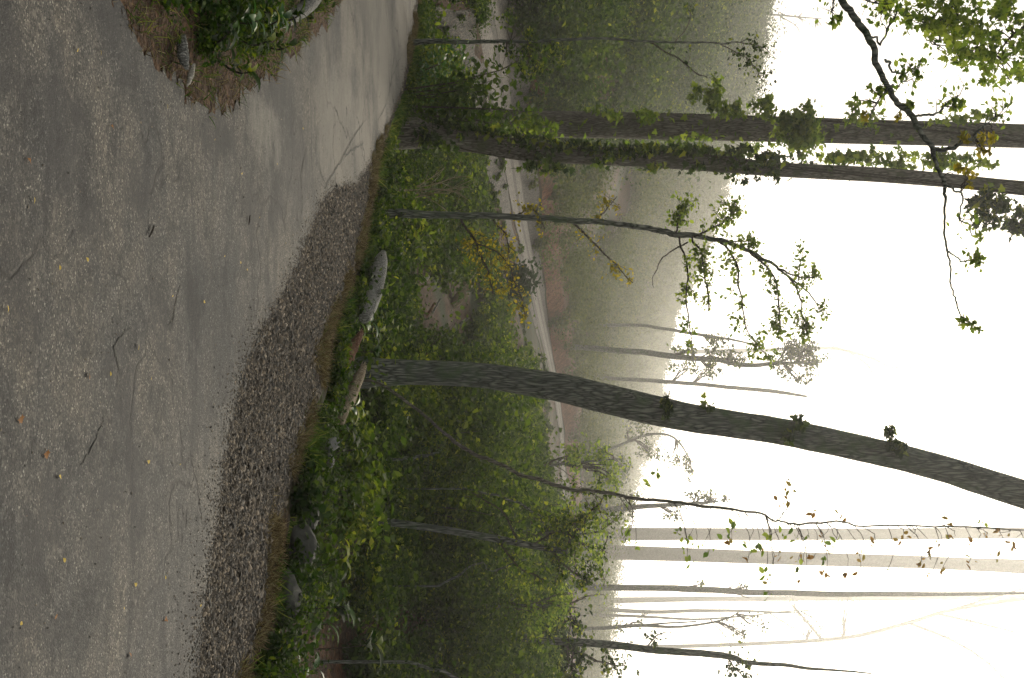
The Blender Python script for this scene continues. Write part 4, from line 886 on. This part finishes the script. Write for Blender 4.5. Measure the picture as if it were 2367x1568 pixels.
# fallen and leaning dead wood
def ray_d(X, Y, d0=9.0, d1=140.0):
    d = np.exp(np.linspace(math.log(d0), math.log(d1), 900)); x = (Y-784)/F*d; r = 1183.5+(height(x, d)-EYE)/d*F
    k = np.where(r >= X)[0]; return float(d[k[0]]) if len(k) else d1
def log(name, label, cat, pts, d, mat, seed, sides=12, rough=.12, n=6, lift=None, split=False):
    pos, rad = path3(pts, d, n, .0, seed)
    if d is None:      # lies on the slope: rest it where the sight line meets the ground
        dg = ray_d(np.mean([p[0] for p in pts])-np.mean([p[2] for p in pts])*.6, np.mean([p[1] for p in pts]))
        pos, rad = path3([p[:3] for p in pts], dg, n, .0, seed)
        print('LOG', label, round(dg, 1))
    a = Acc(); a.tube(pos, rad, sides, rough, np.random.RandomState(seed))
    if split:
        r = np.random.RandomState(seed)
        for e_, s_ in ((0, -1), (-1, 1)):
            t_ = nrm(pos[e_]-pos[e_-s_] if s_ > 0 else pos[0]-pos[1])
            for _ in range(5):
                q = pos[e_]+r.normal(0, .5, 3)*rad[e_]; a.tube(np.array([q-t_*rad[e_], q+t_*rad[e_]*r.uniform(1, 3.2)]), [rad[e_]*.35, rad[e_]*.05], 5)
    o = a.build(name, M[mat], None, pos.mean(0)-np.array((0, 0, rad.mean())), smooth=False)
    return tag(o, label, cat)
log('fallen_log', 'long grey weathered log lying along the verge left of the big leaning trunk', 'log', [(886, 585, 14, 12.7), (880, 605, 32, 12.4), (872, 640, 42, 12.1), (862, 680, 44, 11.8), (852, 710, 40, 11.5), (842, 738, 26, 11.3)], 12, 'wood_grey', 1, 16, .07)
log('fallen_log', 'pale barkless log at the foot of the big leaning trunk', 'log', [(842, 845, 12, 10.9), (830, 872, 20, 10.8), (812, 915, 23, 10.5), (797, 950, 24, 10.2), (788, 978, 14, 10.0)], 10, 'wood_tan', 2, 14, .14, split=True)
log('rotten_log', 'reddish rotten log end between the grey log and the big leaning trunk', 'log', [(835, 770, 12, 11.0), (818, 800, 22, 10.8), (805, 835, 24, 10.6)], 10.8, 'wood_red', 3, 12, .2, split=True)
log('fallen_log', 'tan split log tilted on the slope in the undergrowth', 'log', [(1082, 655, 22, 26), (1068, 680, 24, 26), (1048, 705, 20, 26), (1034, 726, 9, 26)], None, 'wood_tan', 4, 14, .12, split=True)
log('wood_chunk', 'small pale chunk of wood on the slope below the tan split log', 'log', [(991, 638, 9, 20), (978, 648, 11, 20), (962, 655, 5, 20)], None, 'wood_pale', 5, 8, .2)
log('dead_tree', 'reddish broken trunk leaning above the lane at the left', 'dead tree', [(1345, 250, 17, 40), (1362, 215, 16, 40), (1385, 165, 13, 40), (1402, 105, 10, 40)], None, 'wood_red', 6, 12, .1, split=True)
log('dead_tree', 'thinner grey dead trunk lying lower left of the reddish broken one', 'dead tree', [(1268, 245, 8, 37), (1300, 200, 8, 37), (1352, 150, 7, 37)], None, 'wood_grey', 7, 8, .1)
log('dead_branch', 'brown dead branch lying in the undergrowth left of the grey stick', 'branch', [(975, 762, 4, 19), (985, 735, 7, 19), (1005, 700, 5, 19)], None, 'wood_red', 8, 7, .1)
log('dead_branch', 'thin grey stick slanting in the undergrowth', 'branch', [(985, 765, 3, 19), (1000, 725, 4, 19), (1018, 690, 3, 19)], None, 'wood_grey', 9, 6, .1)
log('dead_branch', 'dark fallen branch curving below the tan split log', 'branch', [(1030, 790, 6, 24), (1048, 770, 7, 24), (1068, 745, 6, 24), (1085, 735, 4, 24)], None, 'bark', 10, 7, .1)
# bare bush
eb = empty('bare_bush', G(440, 15.5), 'bare brown twiggy bush left of the slender yellow tree', 'bush')
tw = Acc(); rng = np.random.RandomState(121)
for tgt in ((1100, 430), (1090, 405), (1060, 480), (1075, 450), (1040, 400), (1065, 420), (1105, 415)):
    s0 = P(960, 440+rng.uniform(-10, 20), 15.5); dv = P(*tgt, 15.5)-s0; L = np.linalg.norm(dv)
    p_, r_ = twig(rng, s0, dv, L, .009, 9, .12); tw.tube(p_, r_, 4, cap=False)
    for _ in range(5):
        i_ = rng.randint(2, 8); q_, rq = twig(rng, p_[i_], nrm(p_[i_+1]-p_[i_])+rng.normal(0, .5, 3), L*.4, .005, 6, .2); tw.tube(q_, rq, 3, cap=False)
tw.tube(np.array([G(440, 15.5, -.05), P(960, 440, 15.5)]), [.02, .012], 6)
tw.build('twigs', M['wood_tan'], eb)
def shrub(label, Y_, d_, H_, nst, nlf, size, mat, seed, spread=.6):
    g_ = G(Y_, d_); e_ = empty('shrub', g_, label, 'shrub'); r_ = np.random.RandomState(seed); a_ = Acc(); b_ = Acc()
    brush(a_, r_, g_[None], np.array([H_]), nst, nlf, size, 'oval', 0, spread, b_, .12)
    b_.build('stem', M['bark_thin'], e_); a_.build('foliage', mat if not isinstance(mat, str) else M[mat], e_)
shrub('bushy shrub with pale green leaves in front of the two straight left trunks', 240, 17.4, 2.5, 14, 90, .09, 'leaf_bright', 601, .34)
shrub('lower silvery leaved shrub at the foot of the thick straight left trunk', 185, 18.3, 1.5, 12, 60, .08, 'leaf_silver', 602, .5)
shrub('small yellow green shrub beyond the bend of the road near the leftmost stem', 140, 19.5, 1.3, 18, 30, .09, 'leaf_bright', 603)
shrub('low leafy shrub between the bare brown bush and the slimmer left trunk', 400, 14.6, .8, 14, 30, .07, 'leaf', 604)
shrub('dark leafy shrub just behind the grey weathered log', 610, 14.0, .9, 20, 30, .08, 'leaf', 605)
shrub('green shrub below the lane in the middle of the slope', 655, 37, 1.6, 14, 70, .13, 'leaf_dark', 606)
# more stems in the thicket
for i_, (lab, pts, d_) in enumerate([('dark crooked stem reaching left in the thicket just right of the big leaning trunk', [(930, 1062, 6), (960, 1058, 7), (1000, 1050, 6), (1020, 1040, 3)], 14), ('grey leaning stem crossing low behind the wavy stem', [(980, 1020, 8), (1010, 1000, 8), (1040, 985, 7), (1068, 968, 4)], 18), ('thin dark curved stem left of the broken-topped trunk', [(1080, 1130, 4), (1150, 1150, 5), (1200, 1165, 6), (1240, 1190, 5), (1262, 1222, 4)], 15), ('slim dark stem at the lower right corner of the thicket', [(930, 1530, 8), (980, 1540, 8), (1040, 1560, 8), (1100, 1590, 6)], 12), ('dark bent stem arching right of the broken-topped trunk', [(1010, 1355, 5), (1060, 1330, 5), (1110, 1300, 4), (1140, 1320, 4), (1220, 1290, 3)], 15)]):
    e_, p_, _ = tree('sapling', lab, pts, d_, M['bark'], sides=8, seed=300+i_, flare=0, wob=.01)
    rng = np.random.RandomState(i_+320); tw = Acc(); lv = []; side_twigs(rng, p_, 14, .3, lv, tw, 8, 0, .4); tw.build('twigs', M['bark_thin'], e_); foliage(e_, 'foliage', rng, lv, .055, 'oval', M['leaf'])

# boulders
def boulder(label, X, Y, d, rx, ry, rz, mat, seed, name='boulder', z=None):
    r = np.random.RandomState(seed); me_ = 14; th = np.linspace(0, np.pi, 12)[:, None]; ph = np.linspace(0, 2*np.pi, 20, endpoint=False)[None]
    v = np.stack((np.sin(th)*np.cos(ph), np.sin(th)*np.sin(ph), np.cos(th)*np.ones_like(ph)), -1)
    for _ in range(9):
        nvec = nrm(r.normal(0, 1, 3)); lim_ = r.uniform(.55, .85); dt = v@nvec; v = v-np.maximum(dt-lim_, 0)[..., None]*nvec
    v = v*(1+.04*r.normal(0, 1, v.shape[:2])[..., None]); c_ = P(X, Y, d)
    if z is not None: c_[2] = z
    v = v*np.array((rx, ry, rz))+c_
    i = np.arange(11)[:, None]*20; j = np.arange(20)[None]; j2 = (j+1) % 20
    a = Acc(); a.add(v, np.stack((i+j, i+20+j, i+20+j2, i+j2), -1), 4, r.random())
    return tag(a.build(name, M[mat], None, c_-np.array((0, 0, rz))), label, 'rock')
boulder('dark rounded boulder on the verge, left one of the pair beneath the broken-topped trunk', 720, 1198, 8.6, .11, .12, .09, 'rock_dark', 1)
boulder('dark mossy boulder on the verge, larger right one of the pair beneath the broken-topped trunk', 695, 1265, 8.2, .17, .15, .11, 'rock_dark', 2)
boulder('low grey boulder half buried in dry grass near the right edge of the verge', 672, 1370, 7.8, .2, .16, .07, 'rock_dark', 3)
boulder('light grey stone among weeds just right of the pale barkless log', 768, 1030, 9.5, .08, .1, .06, 'rock', 4, 'stone')
boulder('small light stone among weeds right of the light grey stone', 762, 1068, 9.4, .06, .07, .04, 'rock', 5, 'stone')
boulder('bluish grey stone among weeds on the left island, behind the pale wood', 424, 40, 5.6, .12, .1, .07, 'rock', 6, 'stone')
boulder('dark stone sunk in weeds at the island edge near the weathered log', 545, 35, 6.6, .09, .1, .05, 'rock_dark', 7, 'stone')
log('fallen_log', 'cracked dark grey log lying on the left island', 'log', [(632, 70, 10, 7.6), (655, 52, 26, 7.7), (690, 30, 32, 7.9), (720, 5, 34, 8.2), (750, -40, 30, 8.6)], 8, 'wood_grey', 11, 12, .14, split=True)
log('driftwood', 'flat pale grey piece of wood at the tip of the left island', 'wood', [(424, 82, 12, 5.45), (422, 108, 26, 5.4), (424, 135, 27, 5.35), (432, 158, 12, 5.3)], 5.4, 'wood_grey', 12, 10, .12)
log('wood_chip', 'white curled wood chip beside the flat pale grey wood', 'wood', [(448, 150, 8, 5.5), (442, 168, 16, 5.45), (438, 186, 12, 5.42), (432, 200, 4, 5.4)], 5.45, 'wood_pale', 13, 8, .2)
log('stick', 'small forked dry stick on the reddish earth of the island', 'stick', [(645, 140, 2, 7.85), (660, 150, 3, 7.95), (672, 168, 2, 8.05)], 7.9, 'wood_tan', 14, 5, .1)

# broad-leaved weeds
def weed(label, Y, d, H, nl, L, mat, seed, name='broadleaf_weed', X_top=None, base=None, group=None, whorls=1):
    r = np.random.RandomState(seed); b = G(Y, d) if base is None else np.array(base); e = empty(name, b, label, 'plant', group)
    top = b+np.array((r.normal(0, .04), r.normal(0, .04), H)); st_ = Acc(); tt = np.linspace(-.05, 1, 7)[:, None]
    pth = b+(top-b)*tt+np.array((.03, .02, 0))*np.sin(tt*3); st_.tube(pth, np.linspace(.008, .004, 7), 6); st_.build('stem', M['bark_thin'], e)
    a = Acc(); hts = []
    for k in range(nl):
        az = k*2.4+r.uniform(-.3, .3); t_ = 1-.75*(k/nl) if whorls > 1 else 1-.18*r.random(); p0 = b+(top-b)*t_
        el = r.uniform(.0, .75); ax = np.array((math.cos(az), math.sin(az), el))
        leaves(a, p0[None], np.array([L*r.uniform(.7, 1.15)]), ax[None], (np.array((0, 0, 1.0))+r.normal(0, .2, 3))[None], 'long', r.random())
    a.build('foliage', M[mat], e); return e
for i_, (lab, Y_, X_, d_, nl, L, mat, wh) in enumerate([
    ('broad-leaved plant with a rosette of large leaves beside the mossy boulders', 1310, 800, 9.6, 9, .2, 'leaf', 1),
    ('tall broad-leaved plant with large upright leaves in the right-hand weeds', 1500, 870, 10, 9, .22, 'leaf', 1),
    ('dark broad-leaved plant low in the right corner', 1440, 760, 9.2, 10, .21, 'leaf_dark', 2),
    ('silver backed leafy weed low at the right edge of the picture', 1540, 740, 8.9, 10, .19, 'leaf_silver', 2),
    ('bright broad-leaved plant just right of the pale barkless log', 1000, 815, 10.2, 9, .17, 'leaf', 1),
    ('broad-leaved plant above the light grey stone', 1045, 850, 10.4, 8, .17, 'leaf_bright', 1),
    ('broad-leaved plant right of the grey weathered log', 765, 885, 11.8, 9, .16, 'leaf', 1),
    ('silver backed leafy weed at the end of the grey weathered log', 745, 860, 11.3, 9, .16, 'leaf_silver', 2),
    ('broad-leaved plant left of the foot of the big leaning trunk', 800, 870, 11.6, 9, .16, 'leaf_dark', 1),
    ('drooping leafy weed right of the foot of the big leaning trunk', 935, 830, 10.6, 9, .15, 'leaf_silver', 2),
    ('broad-leaved plant between the mossy boulders and the right corner', 1400, 800, 9.4, 9, .18, 'leaf_dark', 1),
    ('small broad-leaved plant in the grass under the low grey boulder', 1480, 690, 8.4, 8, .13, 'leaf', 2),
    ('leafy weed left of the mossy boulders', 1130, 790, 9.6, 9, .13, 'leaf_bright', 2),
    ('leafy weed growing over the left mossy boulder', 1215, 770, 9.4, 9, .12, 'leaf', 2)]):
    g = G(Y_, d_); weed(lab, Y_, d_, max(.15, P(X_, Y_, d_)[2]-g[2]), nl, L, mat, 400+i_, whorls=wh)
# island weeds
isl_w = [('large leafy weed on the island beside the bluish stone', 480, 30, 5.95, 'leaf_silver'), ('large leafy weed at the left edge of the picture on the island', 520, 5, 6.4, 'leaf'), ('leafy weed on the island between the pale wood and the cracked log', 540, 90, 6.4, 'leaf'), ('leafy weed beside the cracked dark grey log', 600, 100, 7.1, 'leaf_bright'), ('low leafy weed near the tip of the island', 500, 140, 6.1, 'leaf'), ('leafy weed at the edge of the island nearest the flat grey wood', 455, 100, 5.8, 'leaf_dark'), ('leafy weed at the back of the island', 620, 40, 7.4, 'leaf'), ('pale leafy weed in the middle of the island', 570, 50, 6.8, 'leaf_silver')]
for i_, (lab, X_, Y_, d_, mat) in enumerate(isl_w):
    x0 = (Y_-784)/F*d_; zb = float(island_h(np.array([x0]), np.array([d_]))[0]); weed(lab, Y_, d_, .16, 14, .11, mat, 450+i_, whorls=3, base=(x0, d_, zb))
rng = np.random.RandomState(131)
acc = Acc(); x = rng.uniform(-4.6, -1.0, 3000); y = rng.uniform(4.6, 9.5, 3000); b_ = bdist(x, y, isl[::3]); k_ = in_poly(x, y, ip) & (b_ > .2) & (vnoise(x, y, .3, 2)+b_*.7 > -.12) & (np.hypot(x+1.35, y-5.4) > .22) & (np.hypot((x+2.3), (y-7.9)*.5) > .3); x, y = x[k_], y[k_]
brush(acc, rng, np.column_stack((x, y, island_h(x, y))), rng.uniform(.04, .15, len(x)), 6, 9, .036, 'oval', 0, 1.0)
tag(acc.build('undergrowth', M['leaf']), 'small green weeds covering the left island', kind='stuff')

# fallen leaves and bits on the road
fl = [(180, 110, 1), (232, 116, 1), (261, 295, 0), (386, 240, 1), (497, 320, 1), (78, 455, 1), (400, 683, 1), (137, 625, 1), (203, 605, 1), (70, 375, 0), (16, 705, 1), (105, 1045, 0), (385, 1430, 0), (127, 1425, 0), (315, 1355, 1), (345, 1070, 1), (417, 1070, 1), (285, 1405, 1), (382, 1340, 1), (255, 870, 1), (320, 795, 1), (570, 625, 1), (555, 610, 1), (465, 1400, 1), (302, 1520, 0), (205, 875, 0), (45, 965, 0), (135, 1100, 1), (520, 590, 1), (350, 870, 1), (45, 1445, 1), (150, 1300, 1), (470, 700, 1), (600, 500, 1), (640, 380, 1), (560, 400, 1), (700, 300, 1), (660, 560, 1)]
a = Acc(); leaves(a, np.zeros((1, 3)), .03, np.array([(1, 0, 0)]), np.array([(0, 0.3, 1)]), 'oval', .4); ya = a.build('fallen_leaf', M['fallen_yellow'])
a = Acc(); leaves(a, np.zeros((1, 3)), .036, np.array([(1, 0, 0)]), np.array([(0, -0.3, 1)]), 'lobed', .5); ba = a.build('fallen_leaf', M['fallen_brown'])
rng = np.random.RandomState(141); used = {0: False, 1: False}
for X_, Y_, k in fl:
    src = ya if k else ba
    o = src if not used[k] else src.copy()
    if used[k]: COL.objects.link(o)
    used[k] = True
    p = gp(X_, Y_, .006); o.location = (float(p[0]), float(p[1]), .008); o.rotation_euler = (0, 0, float(rng.uniform(0, 6.28))); s_ = float(rng.uniform(.5, 1.0)); o.scale = (s_, s_, s_)
    tag(o, 'small yellow fallen leaf lying on the grey asphalt' if k else 'small brown fallen leaf lying on the grey asphalt', 'leaf', 'yellow fallen leaves on the road' if k else 'brown fallen leaves on the road')
for i_, (lab, q) in enumerate((('short dark twig lying on the asphalt in front of the island', [(345, 548), (352, 535), (356, 522)]), ('tiny dark twig on the asphalt farther along the road', [(575, 520), (577, 508), (578, 498)]))):
    a = Acc(); pp = np.array([gp(X_, Y_, .01) for X_, Y_ in q]); a.tube(pp, [.003, .005, .003], 5); tag(a.build('twig', M['bark_thin'], None, pp[1]), lab, 'twig')
# cracks in the asphalt surface: raised lips of dark filler
def crack(pts, seed, w0=.012):
    p = smooth_line([gp(*q)[:2] for q in pts], 12, seed, .012); r = np.random.RandomState(seed); n = len(p); tg_ = nrm(np.gradient(p, axis=0)); sd_ = np.column_stack((tg_[:, 1], -tg_[:, 0]))
    w_ = w0*(.35+r.random(n)*1.1)*np.sin(np.linspace(.15, 3.0, n))
    l_ = np.column_stack((p-sd_*w_[:, None], np.full(n, .004))); r2 = np.column_stack((p+sd_*w_[:, None], np.full(n, .004)))
    v = np.stack((l_, r2), 1); i = np.arange(n-1)*2; crk.add(v, np.stack((i, i+1, i+3, i+2), -1), 4, .5)
crk = Acc()
for k, q in enumerate(([(270, 900), (275, 850), (262, 800), (285, 770), (300, 760)], [(570, 850), (590, 800), (615, 770), (650, 715)], [(745, 480), (752, 430), (790, 370), (815, 320), (850, 270)], [(790, 372), (810, 350), (842, 330)], [(688, 560), (700, 470), (695, 400), (712, 330)], [(760, 440), (740, 400), (735, 350)], [(475, 1560), (490, 1440), (480, 1350), (505, 1250)], [(420, 1560), (450, 1500), (470, 1450)], [(860, 300), (890, 250), (905, 180), (930, 120)], [(385, 760), (400, 740), (405, 700), (420, 650)], [(180, 1090), (230, 1000), (245, 950)])): crack(q, k+3, .009 if k in (2, 3, 4, 5, 8) else .006)
tag(crk.build('road_cracks', M['rock_dark']), 'dark cracks running across the worn asphalt', kind='structure')

# ------------------------------------------------------------------ haze
k = N('haze_volume'); k.t.nodes.remove(k.b); pv = k.n('ShaderNodeVolumePrincipled'); pv.inputs['Density'].default_value = HAZE_DENSITY
pv.inputs['Color'].default_value = (.97, .97, .95, 1); pv.inputs['Anisotropy'].default_value = HAZE_G; k.l(pv.outputs[0], k.out.inputs['Volume'])
a = Acc(); x0, x1, y0, y1, z0, z1 = -560, 560, -125, 720, -12, 112
x0, x1 = -2600, 2600
v = [(x, y, z) for z in (z0, z1) for y in (y0, y1) for x in (x0, x1)]
a.add(v, [(0, 2, 3, 1), (4, 5, 7, 6), (0, 1, 5, 4), (2, 6, 7, 3), (0, 4, 6, 2), (1, 3, 7, 5)], 4, .5)
hz = a.build('haze', k.m); tag(hz, 'pale morning mist lying over the valley', kind='stuff')
zs = [(o.matrix_world @ Vector(c_)).z for o in COL.objects if o.type == 'MESH' and o is not hz for c_ in o.bound_box]
print('POLYS', sum(len(o.data.polygons) for o in COL.objects if o.type == 'MESH'))
